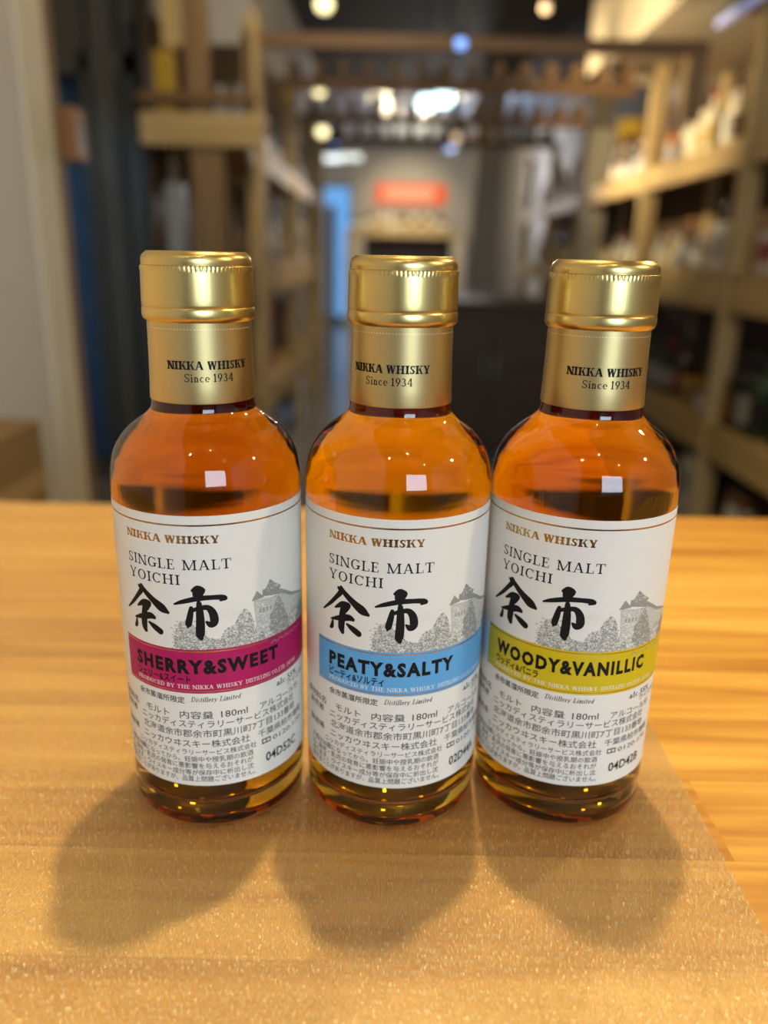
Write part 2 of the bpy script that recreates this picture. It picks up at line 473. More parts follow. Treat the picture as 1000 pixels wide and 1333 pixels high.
        if ch == 'r': arc(0.32, 0.44, 0.18, 0.19, 40, 150, T * 1.8, T * 1.8); a = 0.46
        else:
            arc(0.30, 0.40, 0.20, 0.23, 0, 160, W, T * 1.6); stem(0.50 - W, 0, 0.42, t=False, bl=.07, br=.07); a = 0.50 + 0.10
            if ch == 'm': arc(0.66, 0.40, 0.20, 0.23, 0, 160, W, T * 1.6); stem(0.86 - W, 0, 0.42, t=False, bl=.07, br=.07); a = 0.96
    elif ch == 'c': arc(0.29, 0.31, 0.26, 0.32, 45, 315, W, T * 1.4); a = 0.54
    elif ch == 'e': arc(0.29, 0.31, 0.26, 0.32, 0, 315, W, T * 1.4); bar(0.06, 0.54, 0.30, T * 0.9); a = 0.58
    elif ch == 'd': stem(0.44 - W / 2, 0, 1, t=False, bl=0, br=.07); arc(0.28, 0.31, 0.24, 0.32, 0, 360, W * .9, T * 1.4, 18); a = 0.62
    elif ch == 'a': stem(0.38 - W / 2, 0, 0.48, t=False, bl=0, br=.06); arc(0.22, 0.19, 0.18, 0.19, 0, 360, W * .8, T * 1.4, 16); arc(0.24, 0.44, 0.18, 0.19, 0, 160, T * 1.8, T * 1.6); a = 0.54
    elif ch == 'l': stem(0.09, 0, 1, t=False, bl=.08, br=.08); P.append(rect(0.0, 1 - T, 0.10, 1)); a = 0.18 + W
    elif ch == 't': stem(0.12, 0.08, 0.84, b=False, t=False); bar(0.02, 0.36, 0.62 - T); arc(0.27, 0.12, 0.15, 0.12, 180, 320, T * 1.5, T * 1.5); a = 0.42
    elif ch == 's': arc(0.21, 0.46, 0.16, 0.17, 30, 270, W * .7, T * 1.3); arc(0.20, 0.165, 0.18, 0.17, 90, -150, W * .7, T * 1.3); a = 0.42
    elif ch == 'y': diag(0.24, 0, 0.02, 0.62, W); diag(0.12, -0.3, 0.50, 0.62, T * 1.4); foot(0.06 + W / 2, 0.62, 0.11); foot(0.51, 0.62, 0.09); a = 0.60
    elif ch == '1': stem(0.16, 0, 1, t=False); diag(0.06, 0.80, 0.16, 1.0, T * 1.5); a = 0.32 + W
    elif ch == '9': arc(0.30, 0.68, 0.26, 0.33, 0, 360, W, T * 1.4, 20); diag(0.16, 0, 0.50 - W * .3, 0.66, T * 2.2); a = 0.62
    elif ch == '3': arc(0.25, 0.75, 0.22, 0.25, -90, 150, W, T * 1.4); arc(0.25, 0.27, 0.27, 0.28, -150, 90, W, T * 1.4); a = 0.60
    elif ch == '4': stem(0.36, 0, 1, t=False, bl=.08, br=.08); bar(0.02, 0.60, 0.26, T * 1.3); diag(0.02, 0.28, 0.36, 1.0, T * 1.6); a = 0.64
    elif ch == '.': arc(0.10, 0.06, 0.07, 0.07, 0, 360, 0.069, 0.069, 8); a = 0.22
    elif ch == ',': arc(0.10, 0.06, 0.07, 0.07, 0, 360, 0.069, 0.069, 8); diag(0.06, -0.16, 0.12, 0.04, T); a = 0.24
    elif ch == ' ': a = 0.42
    return P, a

def serif_text(s, W=0.14, T=0.05, track=0.06, shear=0.0):
    v = []; f = []; x = 0.0
    for ch in s:
        P, a = serif_glyph(ch, W, T)
        for poly in P:
            b = len(v)
            v += [(x + px + shear * py, py) for px, py in poly]
            f.append(tuple(range(b, b + len(poly))))
        x += a + track
    return v, f

def brush(strokes):
    """brush-written strokes: (u, z, width) lists with round ends"""
    v = []; f = []
    for st in strokes:
        pts = []
        Q = [st[0]] + list(st) + [st[-1]]
        for i in range(1, len(Q) - 2):
            for k in range(6):
                t = k / 6
                pts.append(tuple(0.5 * ((2 * Q[i][j]) + (-Q[i - 1][j] + Q[i + 1][j]) * t + (2 * Q[i - 1][j] - 5 * Q[i][j] + 4 * Q[i + 1][j] - Q[i + 2][j]) * t * t + (-Q[i - 1][j] + 3 * Q[i][j] - 3 * Q[i + 1][j] + Q[i + 2][j]) * t ** 3) for j in range(3)))
        pts.append(st[-1])
        prev = None
        for i, (x, y, w) in enumerate(pts):
            a = pts[max(i - 1, 0)]; b = pts[min(i + 1, len(pts) - 1)]
            dx, dy = b[0] - a[0], b[1] - a[1]; l = math.hypot(dx, dy) or 1
            nx, ny = -dy / l * w / 2, dx / l * w / 2
            v += [(x + nx, y + ny), (x - nx, y - ny)]
            n = len(v)
            if prev is not None: f.append((prev, prev + 1, n - 1, n - 2))
            prev = n - 2
        for (x, y, w) in (pts[0], pts[-1]):
            b = len(v)
            v += [(x + w / 2 * math.cos(k * math.pi / 5), y + w / 2 * math.sin(k * math.pi / 5)) for k in range(10)]
            f.append(tuple(range(b, b + 10)))
    return v, f

# ------------------------------------------------------------------ whisky bottle label (u, z in millimetres, rolled on to the cylinder)
RB = 0.0275
SLOT = ['paper', 'art_light', 'art_dark', 'band', 'foil', 'ink', 'ink_grey', 'ink_white', 'ink_navy']

class Label:
    def __init__(s, radius=RB):
        s.v = []; s.f = []; s.mi = []; s.r = radius
    def put(s, vf, slot, lift, cut=0.0):
        """vf flat polygons in mm; lift in micrometres above the glass"""
        v, f = vf
        if not f: return
        if cut > 0:
            bm = bmesh.new()
            bv = [bm.verts.new((x, y, 0)) for x, y in v]
            for q in f:
                try: bm.faces.new([bv[i] for i in q])
                except ValueError: pass
            x0 = min(p[0] for p in v); x1 = max(p[0] for p in v)
            k = math.floor(x0 / cut) + 1
            while k * cut < x1:
                bmesh.ops.bisect_plane(bm, geom=bm.verts[:] + bm.edges[:] + bm.faces[:], plane_co=(k * cut, 0, 0), plane_no=(1, 0, 0))
                k += 1
            bm.verts.index_update()
            v = [(p.co.x, p.co.y) for p in bm.verts]; f = [tuple(p.index for p in q.verts) for q in bm.faces]
            bm.free()
        rr = s.r + lift * 1e-6
        b = len(s.v)
        for u, z in v:
            a = u * 1e-3 / s.r
            s.v.append((rr * math.sin(a), -rr * math.cos(a), z * 1e-3))
        # keep every face turned outwards
        for q in f:
            ar = 0
            for i in range(len(q)):
                x0, y0 = v[q[i]]; x1, y1 = v[q[(i + 1) % len(q)]]
                ar += x0 * y1 - x1 * y0
            q = q if ar > 0 else q[::-1]
            s.f.append(tuple(i + b for i in q)); s.mi.append(SLOT.index(slot))
    def strip(s, u0, u1, z0, z1, slot, lift, step=0.7):
        n = max(1, int((u1 - u0) / step))
        v = []; f = []
        for i in range(n + 1):
            u = u0 + (u1 - u0) * i / n
            v += [(u, z0), (u, z1)]
            if i: f.append((2 * i - 2, 2 * i, 2 * i + 1, 2 * i - 1))
        s.put((v, f), slot, lift)
    def fit(s, vf, u0, u1, z0, hmm, slot, lift, cut=0.0, curve=None):
        """scale lettering to the width u0..u1 with cap height / em size hmm and baseline z0"""
        v, f = vf
        x0 = min(p[0] for p in v); x1 = max(p[0] for p in v)
        k = (u1 - u0) / (x1 - x0)
        s.put(([(u0 + (x - x0) * k, z0 + y * hmm) for x, y in v], f), slot, lift, cut)
    def build(s, name, mats, parent, rz):
        me = bpy.data.meshes.new(name)
        me.from_pydata(s.v, [], s.f)
        me.polygons.foreach_set('material_index', s.mi)
        me.update()
        o = link_mesh(name, me, mats, parent)
        o.rotation_euler = (0, 0, rz)
        return o

YO = [[(3.6, 78.9, 0.72), (4.4, 77.9, 1.15), (2.8, 75.9, 0.95), (0.5, 73.4, 0.8), (-2.4, 70.8, 0.4)],
      [(4.5, 79.2, 0.86), (5.6, 77.9, 1.15), (8.4, 75.7, 1.44), (11.3, 73.7, 1.87), (13.1, 72.6, 0.72)],
      [(2.4, 72.6, 0.43), (5.0, 74.2, 1.3), (7.2, 74.4, 0.9), (5.8, 72.6, 1.3)],
      [(5.4, 73.8, 1.3), (4.9, 70.4, 1.58), (4.6, 67.1, 1.58), (5.0, 65.6, 1.01)],
      [(0.9, 68.6, 0.43), (4.7, 69.9, 1.34), (7.2, 70.6, 1.4), (8.5, 70.3, 0.9)],
      [(1.4, 68.0, 0.58), (1.1, 66.4, 0.96), (0.6, 65.8, 0.72)],
      [(6.6, 68.4, 0.58), (8.4, 67.4, 1.3), (10.3, 66.3, 1.4)]]
ICHI = [[(20.6, 79.7, 0.86), (21.9, 80.3, 1.44), (23.3, 79.8, 1.15), (22.1, 78.9, 2.45), (21.9, 77.5, 1.87)],
        [(15.2, 75.4, 0.43), (17.7, 76.3, 1.01), (21.8, 77.3, 1.2), (25.7, 77.5, 1.1), (28.6, 77.3, 1.2), (29.4, 76.8, 0.72), (27.9, 76.4, 0.43)],
        [(19.9, 74.5, 0.86), (19.6, 72.7, 1.3), (18.9, 69.5, 1.44), (18.7, 68.7, 0.58)],
        [(19.8, 73.6, 0.86), (22.2, 74.4, 1.01), (24.4, 74.5, 1.3), (25.7, 72.8, 1.73), (26.0, 70.3, 1.87), (25.0, 69.4, 1.6), (23.9, 70.2, 0.58)],
        [(22.1, 75.8, 1.15), (22.2, 73.3, 1.6), (22.2, 69.5, 1.9), (22.0, 66.3, 1.9), (22.2, 65.2, 1.01)]]

def inside(p, poly):
    c = False
    for i in range(len(poly)):
        (x0, y0), (x1, y1) = poly[i - 1], poly[i]
        if (y0 > p[1]) != (y1 > p[1]) and p[0] < (x1 - x0) * (p[1] - y0) / (y1 - y0) + x0: c = not c
    return c

def engraving(lb, rnd):
    """the pale engraved view: buildings with pointed roofs, trees, hills"""
    def poly(p, slot, lift): lb.put((list(p), [tuple(range(len(p)))]), slot, lift, 0.8)
    def fleck(p, n, slot, lift, w=0.5, h=0.35, lean=0.0):
        x0 = min(q[0] for q in p); x1 = max(q[0] for q in p); y0 = min(q[1] for q in p); y1 = max(q[1] for q in p)
        v = []; f = []
        while len(f) < n:
            c = (rnd.uniform(x0, x1), rnd.uniform(y0, y1))
            if not inside(c, p): continue
            b = len(v); k = rnd.uniform(0.5, 1.3)
            v += [(c[0] - w * k, c[1] - h * k * rnd.uniform(0, 1)), (c[0] + w * k, c[1] - h * k * rnd.uniform(0, 1) + lean), (c[0] + rnd.uniform(-.2, .2), c[1] + h * k)]
            f.append((b, b + 1, b + 2))
        lb.put((v, f), slot, lift)
    def ragged(p, n=5, amp=0.5):
        out = []
        for i in range(len(p)):
            (x0, y0), (x1, y1) = p[i], p[(i + 1) % len(p)]
            for k in range(n):
                t = k / n
                out.append((x0 + (x1 - x0) * t + (rnd.uniform(-amp, amp) if k else 0), y0 + (y1 - y0) * t + (rnd.uniform(-amp, amp) if k else 0)))
        return out
    hill = [(20, 71.6), (25, 72.6), (29, 73.6), (34.2, 74.3), (37, 73.5), (36.5, 70.5), (29, 70.0), (23, 70.6)]
    fleck(hill, 260, 'art_light', 33, 1.3, 0.16, 0.25)
    hill2 = [(47, 74.6), (52, 76.4), (58, 78.2), (66, 77), (66, 70), (52, 70)]
    fleck(hill2, 260, 'art_light', 33, 1.3, 0.18, 0.5)
    ground = [(16, 61.4), (66, 61.4), (66, 64.8), (50, 66), (36, 66.5), (24, 64.5), (15.5, 66)]
    poly([(16, 61.6), (66, 61.6), (66, 64.0), (50, 64.5), (36, 65.0), (24, 63.4), (16, 64.4)], 'art_light', 34)
    fleck(ground, 260, 'art_dark', 38, 0.45, 0.3)
    fleck(ground, 160, 'paper', 40, 0.4, 0.25)
    def conifer(u, z0, h, w, slot='art_light', n=30):
        p = [(u, z0 + h)]
        for k in range(1, 6):
            t = k / 5
            p.append((u + w * t * rnd.uniform(0.8, 1.15), z0 + h * (1 - t * 0.95)))
            p.append((u + w * t * 0.62, z0 + h * (1 - t * 0.93)))
        q = [(2 * u - x + rnd.uniform(-.15, .15), z) for x, z in p[1:]][::-1]
        poly(p + q, slot, 36 + rnd.uniform(0, 2))
        c = [(u, z0 + h), (u + w * 0.85, z0), (u - w * 0.85, z0)]
        fleck(c, n, 'art_dark', 44, 0.34, 0.26); fleck(c, n // 3, 'paper', 46, 0.28, 0.16)
    def foliage(p, n, amp=0.45):
        q = ragged(p, 7, amp)
        poly(q, 'art_light', 36 + rnd.uniform(0, 2)); fleck(p, n, 'art_dark', 44, 0.32, 0.36); fleck(p, n // 3, 'paper', 46, 0.28, 0.2)
    foliage([(14.4, 61.8), (14.6, 66.2), (16.4, 69.8), (18.4, 71.0), (20.2, 69.4), (21.6, 67.2), (24.6, 65.2), (27.8, 64.4), (27.8, 61.8)], 230)
    fleck([(13.6, 61.6), (13.8, 68), (16.5, 71.5), (21, 70.5), (24, 67), (24, 61.6)], 90, 'art_light', 35, 0.6, 0.3)
    bld = [(46, 74.8), (52, 72.4), (58, 70.0), (66, 68.5), (66, 61.6), (46, 61.6)]
    poly(bld, 'art_light', 35)
    fleck(bld, 90, 'paper', 39, 0.5, 0.12)
    wall = [(37.3, 74.7), (47.5, 73.6), (50.6, 62.0), (38.4, 61.6)]
    poly(wall, 'art_light', 37)
    fleck([(38.0, 74.0), (44.0, 73.4), (44.6, 62.4), (39, 62.4)], 120, 'paper', 40, 0.42, 0.16)
    fleck([(44.5, 74.0), (47.5, 73.6), (50.0, 63.0), (45, 63)], 70, 'art_dark', 40, 0.35, 0.25)
    poly([(36.7, 74.5), (38.5, 77.3), (40.9, 74.8)], 'art_dark', 42)
    poly([(40.2, 75.2), (40.4, 77.1), (41.4, 77.2), (43.1, 79.7), (45.0, 78.0), (47.4, 76.5), (46.8, 75.7), (47.2, 73.8)], 'art_dark', 42)
    fleck([(41.2, 77.0), (43.1, 79.4), (46.8, 76.4), (41.0, 76.2)], 40, 'art_light', 44, 0.35, 0.2)
    poly([(47.0, 75.6), (52.6, 72.4), (60, 70.0), (60, 69.4), (52.4, 71.4), (46.9, 74.2)], 'art_dark', 42)
    poly([(38.9, 62.0), (38.9, 63.6), (39.4, 64.4), (40.0, 64.4), (40.5, 63.6), (40.5, 62.0)], 'art_dark', 43)
    for i in range(4):
        poly(rect(39.2 + i * 1.2, 70.3, 39.7 + i * 1.2, 71.5), 'art_dark', 43)
    for i in range(5):
        poly(rect(52.5 + i * 1.7, 65.6 - 0.2 * i, 53.1 + i * 1.7, 67.2 - 0.2 * i), 'art_dark', 43)
    foliage([(26.6, 61.8), (27.6, 65.0), (29.4, 67.6), (31.4, 68.4), (32.4, 64), (32.4, 61.8)], 110)
    foliage([(30.2, 61.8), (30.8, 66.0), (32.0, 69.2), (33.2, 71.4), (34.4, 72.8), (35.8, 71.6), (37.0, 69.0), (37.8, 65.8), (38.2, 61.8)], 260)
    for u, z0, h, w in ((25.4, 62, 3.2, 1.4), (28.6, 62, 3.4, 1.4), (39.6, 62, 2.6, 1.2)):
        conifer(u, z0, h, w)
    tree2 = [(46.0, 73.4), (43.4, 69.2), (42.2, 64.5), (44.5, 61.6), (51.5, 61.6), (50.6, 65.5), (48.6, 69.8)]
    poly(ragged(tree2, 7, 0.5), 'art_dark', 44); fleck(tree2, 120, 'art_light', 47, 0.4, 0.25)
    tree3 = [(58, 67.5), (55, 62), (62, 62), (61, 66)]
    poly(ragged(tree3, 6, 0.5), 'art_dark', 44)

JP1 = [  # text, u0, u1, centre z, em size
    ('原材料名', -12.6, -1.6, 40.4, 2.55), ('モルト', 2.6, 11.2, 40.4, 2.7), ('内容量', 14.6, 24.4, 40.4, 2.7), ('180ml', 26.6, 34.4, 40.5, 3.0), ('アルコール分', 38.3, 55.6, 40.2, 2.6),
    ('販売者', -11.0, -2.6, 37.4, 2.4), ('ニッカディスティラリーサービス株式会社', 0.2, 52.6, 37.4, 2.75),
    ('北海道余市郡余市町黒川町7丁目133番地', 0.6, 53.0, 34.2, 2.75),
    ('製造場', -11.0, -2.6, 31.2, 2.4), ('ニッカウヰスキー株式会社', 0.4, 34.8, 30.8, 2.75), ('千葉県柏市増尾', 37.4, 57.4, 30.8, 2.6),
    ('ニッカディスティラリーサービス株式会社', -2.0, 36.8, 27.9, 2.1), ('0120-170', 42.6, 57.0, 27.6, 2.3),
    ('お酒は20歳になってから。妊娠中や授乳期の飲酒', -9.4, 35.6, 25.5, 2.1),
    ('は、胎児・乳児の発育に悪影響を与えるおそれが', -9.4, 35.6, 23.2, 2.1),
    ('あります。ウイスキー成分等が保存中に析出し沈', -9.4, 35.6, 20.9, 2.1),
    ('殿することがありますが、品質上問題ございません。', -9.4, 36.0, 18.7, 2.1)]
TXT = {t[0]: bfont(t[0], 0.006) for t in JP1}

def make_label(parent, band, title, width, kana, kana_w, code, off, rnd):
    lb = Label()
    lb.strip(-30, 82, 16.3, 101.1, 'paper', 28)
    lb.strip(-30, 82, 98.2, 98.65, 'foil', 60)
    engraving(lb, rnd)
    lb.strip(-5.1, 75, 47.6, 61.6, 'band', 55)
    lb.strip(-5.1, 75, 60.75, 61.05, 'foil', 62)
    lb.strip(-5.1, 75, 48.1, 48.4, 'foil', 62)
    # darker print of the engraving showing through the coloured band on the right
    for i in range(6):
        u = 44 + i * 2.6
        v = [(u + 1.1 * math.cos(k * math.pi / 8), 59.2 + 0.9 * math.sin(k * math.pi / 8)) for k in range(9)] + [(u + 0.9 * math.cos(k * math.pi / 8), 59.2 + 0.7 * math.sin(k * math.pi / 8)) for k in range(8, -1, -1)]
        lb.put((v, [tuple((k, k + 1, 16 - k, 17 - k)) for k in range(8)]), 'art_dark', 60)
    lb.fit(serif_text('NIKKA WHISKY', 0.27, 0.10, 0.03), 0, 28.3, 93.3, 2.25, 'foil', 66, 1.2)
    lb.fit(serif_text('SINGLE MALT', 0.15, 0.06, 0.10), 0, 31.3, 85.7, 2.95, 'ink_navy', 66, 1.2)
    lb.fit(serif_text('YOICHI', 0.15, 0.06, 0.10), 0, 17.2, 81.2, 2.95, 'ink_navy', 66, 1.2)
    lb.put(brush([[(x, y, w * 1.42) for x, y, w in st] for st in YO]), 'ink', 70, 0.8)
    lb.put(brush([[(x, y, w * 1.3) for x, y, w in st] for st in ICHI]), 'ink', 70, 0.8)
    lb.fit(bfont(title, 0.052, 0.0, 1.24), 0, width, 54.15, 5.75, 'ink', 68, 1.0)
    lb.fit(bfont(kana, 0.026), 0.1, kana_w, 50.95, 2.85, 'ink', 68, 1.2)
    lb.fit(serif_text('PRODUCED BY THE NIKKA WHISKY', 0.14, 0.055, 0.06), 0, 33.2, 49.1, 1.25, 'ink_white', 68, 1.2)
    lb.fit(serif_text('DISTILLING CO.,LTD. JAPAN', 0.14, 0.055, 0.06), 34.2, 54.0, 49.1, 1.25, 'ink_white', 68, 1.2)
    lb.fit(bfont('余市蒸溜所限定', 0.012), 0, 16.4, 44.4, 2.25, 'ink', 66)
    lb.fit(serif_text('Distillery Limited', 0.15, 0.06, 0.06, 0.25), 18.2, 32.6, 44.9, 1.55, 'ink', 66)
    lb.fit(serif_text('alc.', 0.14, 0.06, 0.03), 44.6, 49.2, 44.4, 2.0, 'ink', 66)
    lb.fit(bfont('55%', 0.01), 49.6, 54.6, 44.4, 2.6, 'ink', 66)
    lb.fit(bfont('ウイスキー', 0.01), 49.5, 61.5, 42.3, 2.3, 'ink_grey', 66)
    for t, u0, u1, zc, em in JP1:
        lb.fit(TXT[t], u0, u1, zc - 0.36 * em, em, 'ink_grey', 66)
    # freephone symbol
    lb.put(([(38.6, 26.9), (41.8, 26.9), (41.8, 28.6), (38.6, 28.6)], [(0, 1, 2, 3)]), 'ink_grey', 62, 1.0)
    lb.put(([(39.0, 27.3), (40.0, 27.3), (40.0, 28.2), (39.0, 28.2), (40.4, 27.3), (41.4, 27.3), (41.4, 28.2), (40.4, 28.2)], [(0, 1, 2, 3), (4, 5, 6, 7)]), 'paper', 66)
    lb.fit(bfont(code, 0.018), 39.8, 53.2, 20.4, 4.3, 'ink', 68, 1.0)
    mats = [MT['paper'], MT['art_light'], MT['art_dark'], MT[band], MT['foil'], MT['ink'], MT['ink_grey'], MT['ink_white'], MT['ink_navy']]
    return lb.build('label', mats, parent, off * 1e-3 / RB)

# ------------------------------------------------------------------ whisky bottle meshes
SHOULDER = [(0.0275, 0.1040), (0.02735, 0.1076), (0.02680, 0.1108), (0.02585, 0.1140), (0.02390, 0.1174), (0.02150, 0.1201), (0.01910, 0.1220), (0.01660, 0.12375), (0.01520, 0.12520), (0.01462, 0.1265), (0.0144, 0.1290)]
def outer_profile():
    base = curve_pts([(0.0, 0.0030), (0.010, 0.0028), (0.018, 0.0018), (0.0215, 0.0004), (0.0228, 0.0)], 6)
    heel = curve_pts([(0.0236, 0.0), (0.0252, 0.0006), (0.0266, 0.0020), (0.0273, 0.0040), (0.0275, 0.0065)], 6)
    wall = [(0.0275, z / 1000) for z in (12, 25, 45, 65, 85, 98)]
    return base + heel + wall + curve_pts(SHOULDER, 6) + [(0.0138, 0.1320), (0.0136, 0.1500), (0.0136, 0.1600)]
INNER = [(0.0259, 0.0160), (0.0259, 0.040), (0.0259, 0.070), (0.0259, 0.098), (0.0259, 0.1036), (0.02575, 0.1068), (0.0252, 0.1098), (0.0243, 0.1126), (0.0225, 0.1158), (0.0202, 0.1183), (0.0177, 0.1203), (0.0150, 0.1220), (0.0136, 0.1233), (0.0127, 0.1245), (0.0122, 0.1262), (0.0119, 0.1290), (0.0118, 0.1330), (0.0118, LEVEL)]
gm = MB().lathe(outer_profile() + [(0.0118, 0.1600), (0.0118, LEVEL)], 160)
GLASS_ME = gm.mesh('glass_body', 50)
GLASS_ME.materials.append(MT['glass'])
WH_PROF = curve_pts([(0.0, 0.0088), (0.010, 0.0082), (0.018, 0.0072), (0.0225, 0.0078), (0.0249, 0.0108), (0.0259, 0.0160)], 6)[:-1] + curve_pts(INNER, 5)
WH_PROF += [(0.0114, LEVEL), (0.006, LEVEL), (0.0, LEVEL)]
def whisky_mesh(m):
    me = MB().lathe(WH_PROF, 160).mesh('whisky', 60)
    me.materials.append(m)
    return me

def cap_mesh():
    n = 420; ribs = 84
    prof = [(0.0, 0.1500), (0.0146, 0.1500), (0.0150, 0.15035), (0.01535, 0.1510), (0.01542, 0.1515), (0.01540, 0.1530), (0.01530, 0.1534), (0.01518, 0.15365), (0.01528, 0.1540), (0.01530, 0.1545),
            (0.01528, 0.1560), (0.015095, 0.1627), (0.01509, 0.16285), (0.01508, 0.1634), (0.01508, 0.1640), (0.01505, 0.16425), (0.01475, 0.16445), (0.01475, 0.1647), (0.01482, 0.1653), (0.01470, 0.1663), (0.0142, 0.1672), (0.0136, 0.1676), (0.0133, 0.16795), (0.0128, 0.1680), (0.0122, 0.1677), (0.0, 0.1675)]
    def rf(r, z, a, k):
        if 0.1558 < z < 0.1641:
            amp = 0.0000015 if z < 0.1632 else 0.00009
            return r + amp * math.cos(a * ribs)
        return r
    me = MB().lathe(prof, n, rfun=rf).mesh('screw_cap', 35)
    me.materials.append(MT['cap_gold'])
    return me
CAP_ME = cap_mesh()

def sleeve_mesh():
    s = MB().lathe([(0.01420, 0.1288), (0.01470, 0.1286), (0.01475, 0.1291), (0.01455, 0.1335), (0.01435, 0.1420), (0.01425, 0.1494), (0.01425, 0.1500), (0.0137, 0.1500)], 128)
    s.lathe([(0.01368, 0.1500), (0.01388, 0.1340), (0.01440, 0.1302), (0.01455, 0.1288), (0.01470, 0.1286)], 128, m=3)
    lb = Label(0.0144)
    lb.fit(serif_text('NIKKA WHISKY', 0.25, 0.09, 0.03), -11.6, 11.6, 137.9, 2.25, 'ink', 130, 1.0)
    lb.fit(serif_text('Since', 0.13, 0.06, 0.06), -6.7, 0.0, 134.6, 2.2, 'ink', 150, 1.0)
    lb.fit(serif_text('1934', 0.13, 0.06, 0.04), 1.0, 6.7, 134.6, 2.2, 'ink', 150, 1.0)
    s.add(lb.v, lb.f, 1)
    dots = Label(0.01426)
    for i in range(100):
        u = -44.8 + i * 0.896
        dots.put((rect(u, 148.2, u + 0.42, 148.45), [(0, 1, 2, 3)]), 'ink', 25)
    s.add(dots.v, dots.f, 2)
    me = s.mesh('neck_sleeve', 50)
    for m in (MT['sleeve_gold'], MT['ink'], MT['sleeve_film'], MT['sleeve_inside']):
        me.materials.append(m)
    return me
SLEEVE_ME = sleeve_mesh()

# ------------------------------------------------------------------ the counter and its mat
t = thing('counter_table', 'yellow laminated wood counter the three bottles stand on', 'counter', (0, 0, 0))
TOPZ = CT - 0.0010
MB().box(-0.595, 1.0, -0.02, 0.5235, TOPZ - 0.04, TOPZ, bev=0.002).build('counter_top', MT['counter'], t)
MT['panel'] = wood('counter_panel_wood', (0.45, 0.25, 0.09), (0.6, 0.36, 0.14), 0.5, 'X')
MB().box(-0.57, 0.97, 0.46, 0.48, 0.0, TOPZ - 0.04).build('front_panel', MT['panel'], t)
for x in (-0.57, 0.95):
    MB().box(x, x + 0.02, 0.03, 0.46, 0.0, TOPZ - 0.04).build('side_panel', MT['panel'], t)
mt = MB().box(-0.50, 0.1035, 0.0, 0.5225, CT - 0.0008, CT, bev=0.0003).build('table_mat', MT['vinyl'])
tag(mt, 'clear embossed vinyl mat lying on the wood counter under the bottles', 'table mat')

# ------------------------------------------------------------------ the three whisky bottles
def bottle(name_label, loc, liquid, band, title, width, kana, kana_w, code, off, sleeve_off, seed):
    root = thing('whisky_bottle', name_label, 'bottle', (loc[0], loc[1], CT), 'small whisky bottles on the counter')
    g = bpy.data.objects.new('glass_body', GLASS_ME); COL.objects.link(g); g.parent = root
    w = bpy.data.objects.new('whisky', whisky_mesh(liquid)); COL.objects.link(w); w.parent = root
    l = make_label(root, band, title, width, kana, kana_w, code, off, random.Random(seed))
    l['label'] = {'magenta': 'white label with magenta band', 'blue': 'white label with sky blue band', 'yellow': 'white label with mustard yellow band'}[band]
    s = bpy.data.objects.new('neck_sleeve', SLEEVE_ME); COL.objects.link(s); s.parent = root
    s.rotation_euler = (0, 0, sleeve_off * 1e-3 / 0.0144)
    c = bpy.data.objects.new('screw_cap', CAP_ME); COL.objects.link(c); c.parent = root
    return root

AMBER_L = whisky_mat('deep_amber_whisky', (0.912, 0.735, 0.01), 120)
AMBER_M = whisky_mat('golden_whisky', (0.955, 0.825, 0.02), 115)
AMBER_R = whisky_mat('amber_whisky', (0.922, 0.765, 0.01), 118)
bottle('small gold-capped whisky bottle with a magenta label band, deep amber whisky', (-0.05269, 0.22480), AMBER_L, 'magenta', 'SHERRY&SWEET', 45.4, 'シェリー&スイート', 18.6, '04D52C', -19.8, 5.2, 3)
bottle('small gold-capped whisky bottle with a sky blue label band, paler golden whisky', (0.00400, 0.22552), AMBER_M, 'blue', 'PEATY&SALTY', 39.4, 'ピーティ&ソルティ', 18.0, '02D44A', -21.0, -3.8, 3)
bottle('small gold-capped whisky bottle with a mustard yellow label band, amber whisky', (0.05990, 0.22855), AMBER_R, 'yellow', 'WOODY&VANILLIC', 48.9, 'ウッディ&バニラ', 15.6, '04D42B', -29.9, 0.1, 3)

# ------------------------------------------------------------------ the shop: shell
MT['wall_white'] = plain('off_white_wall_paint', (0.62, 0.58, 0.53), 0.7, var=0.05, scale=4)
MT['near_boards'] = wood('brown_wall_boards', (0.14, 0.08, 0.035), (0.22, 0.13, 0.06), 0.6, 'Z')
MT['trim_cream'] = plain('cream_painted_trim', (0.68, 0.62, 0.46), 0.6, var=0.05, scale=6)
MT['edge_brown'] = wood('brown_edge_wood', (0.20, 0.12, 0.05), (0.32, 0.2, 0.09), 0.6, 'Z')
MT['dark_paint'] = plain('dark_brown_ceiling_paint', (0.032, 0.026, 0.018), 0.8, var=0.25, scale=3)
MT['metal_ceiling'] = plain('corrugated_galvanised_sheet', (0.17, 0.225, 0.31), 0.38, 0.4, var=0.2, scale=5)
MT['concrete'] = plain('dark_grey_concrete_floor', (0.24, 0.235, 0.23), 0.20, var=0.25, scale=3)
MT['grey_wall'] = plain('warm_grey_wall', (0.30, 0.28, 0.26), 0.7, var=0.1, scale=3)
MT['soffit'] = plain('beige_soffit_board', (0.50, 0.42, 0.30), 0.65, var=0.08, scale=3)
MT['pine_y'] = wood('pine_boards_along_aisle', (0.37, 0.245, 0.09), (0.56, 0.40, 0.17), 0.55, 'Y')
MT['pine_z'] = wood('pine_posts', (0.37, 0.25, 0.095), (0.55, 0.40, 0.18), 0.55, 'Z')
MT['pine_x'] = wood('pine_boards_across', (0.37, 0.25, 0.095), (0.54, 0.39, 0.175), 0.55, 'X')
MT['brown_x'] = wood('brown_stained_beam', (0.11, 0.055, 0.02), (0.19, 0.10, 0.038), 0.55, 'X')
MT['brown_y'] = wood('brown_stained_rafter', (0.11, 0.06, 0.024), (0.20, 0.11, 0.045), 0.55, 'Y')
